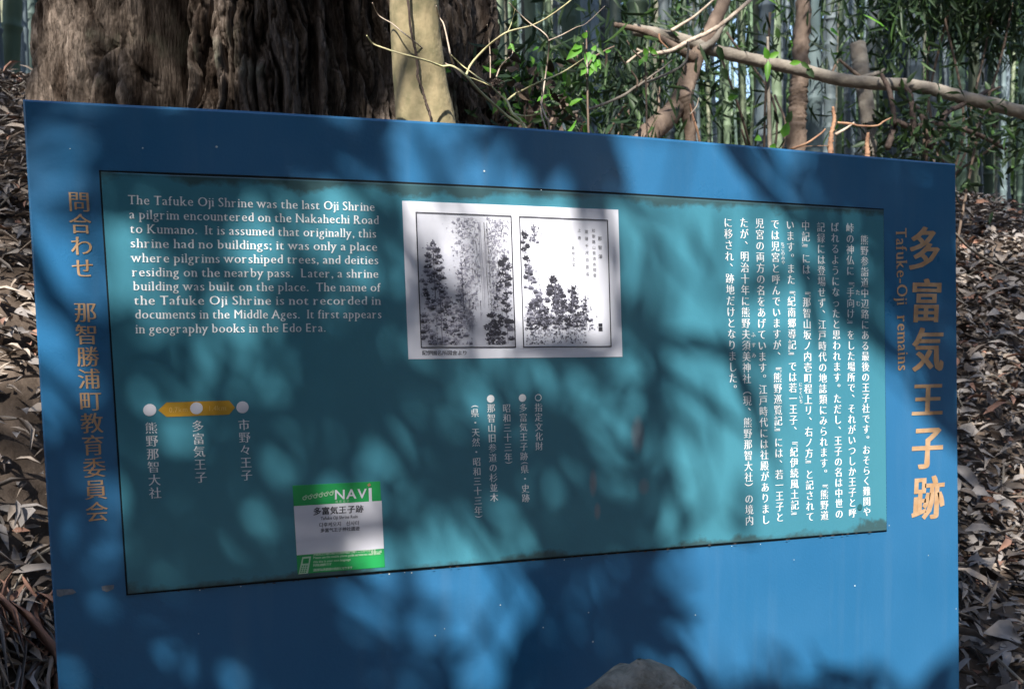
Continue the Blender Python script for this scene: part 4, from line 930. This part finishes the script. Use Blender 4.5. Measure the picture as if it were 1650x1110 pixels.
V2, q2, t2, c2 = canopy(52000, (-4.0, 5.5), (-1.5, 8.5), (1.9, 4.6), .17, .034, gaps)
leaf_obj('foliage', V1, q1, t1, [M['leaf_dark'], M['leaf_mid']], tree, 'stuff', mi=RNG.choice(2, c1))
leaf_obj('outer_foliage', V2, q2, t2, [M['leaf_dark'], M['leaf_mid']], tree, 'stuff', mi=RNG.choice(2, c2))
v, f = tube(smoothline([(-2.6, -3.2, -.2), (-2.65, -3.2, 1.5), (-2.5, -3.3, 3.2), (-2.3, -3.5, 5.5), (-2.2, -3.6, 9)], 30), np.linspace(.24, .10, 31)[:len(smoothline([(-2.6, -3.2, -.2), (-2.65, -3.2, 1.5), (-2.5, -3.3, 3.2), (-2.3, -3.5, 5.5), (-2.2, -3.6, 9)], 30))], 16, wob=.06)
obj('trunk', v, f, M['bark'], tree, smooth=True)
BOUGHS = ([(-2.62, -3.25, 2.6), (-2.1, -3.0, 4.0), (-1.3, -2.8, 4.75), (-.6, -2.7, 5.0), (.4, -2.6, 5.1)], [(-2.45, -3.4, 4.6), (-1.4, -3.4, 5.5), (-.2, -3.3, 6.0), (1.0, -3.2, 6.2)], [(-2.3, -3.5, 6.2), (-1, -3.6, 7.3), (.6, -3.6, 7.8)])
for pts in BOUGHS:
    P = smoothline(pts, 24); v, f = tube(P, np.linspace(.06, .012, len(P)), 8, wob=.1); obj('bough', v, f, M['brown_stem'], tree, smooth=True)
B0 = smoothline(BOUGHS[0], 24)
def hang(u, v_, t, k):      # a thin drooping spray stem from the lowest bough down to a leaf group
    e = cast(bp(u, v_)[0], bp(u, v_)[1], t); b = B0[k]; m = (e + b) / 2 + np.array([.05, -.1, .18])
    P = smoothline([b, m, e], 20); v, f = tube(P, np.linspace(.007, .0025, len(P)), 6, wob=.1); obj('twig', v, f, M['brown_stem'], tree, smooth=True); return e
for (u, v_, t, k) in ((420, 188, 1.75, 9), (945, 170, 1.95, 13), (620, 700, 2.4, 12), (160, 800, 2.5, 8), (1000, 700, 2.6, 16), (350, 1000, 2.4, 10), (1300, 420, 2.5, 18), (820, 1000, 2.6, 15)): hang(u, v_, t, k)
# long strap leaves of the two nearest sprays; their shadows are the streaks across the top of the sign
for (o, t, tips) in (((420, 188), 1.75, ((120, 262), (150, 345), (215, 420), (290, 330), (338, 352), (480, 345), (545, 300), (610, 345), (660, 262), (470, 250), (90, 215), (255, 235))),
                     ((945, 170), 1.95, ((760, 215), (800, 285), (840, 345), (890, 300), (935, 420), (985, 455), (1015, 330), (700, 262), (905, 235)))):
    e = cast(*bp(*o), t)
    for tp_ in tips:
        q = cast(*bp(*tp_), t + RNG.uniform(-.12, .12)); d = q - e; V, Fq, Ft = leaves([e], [d], [L + RNG.normal(size=3) * .25], np.linalg.norm(d), RNG.uniform(.034, .050), curl=.05)
        leaf_obj('strap_leaf', V, Fq, Ft, [M['leaf_mid']], tree)
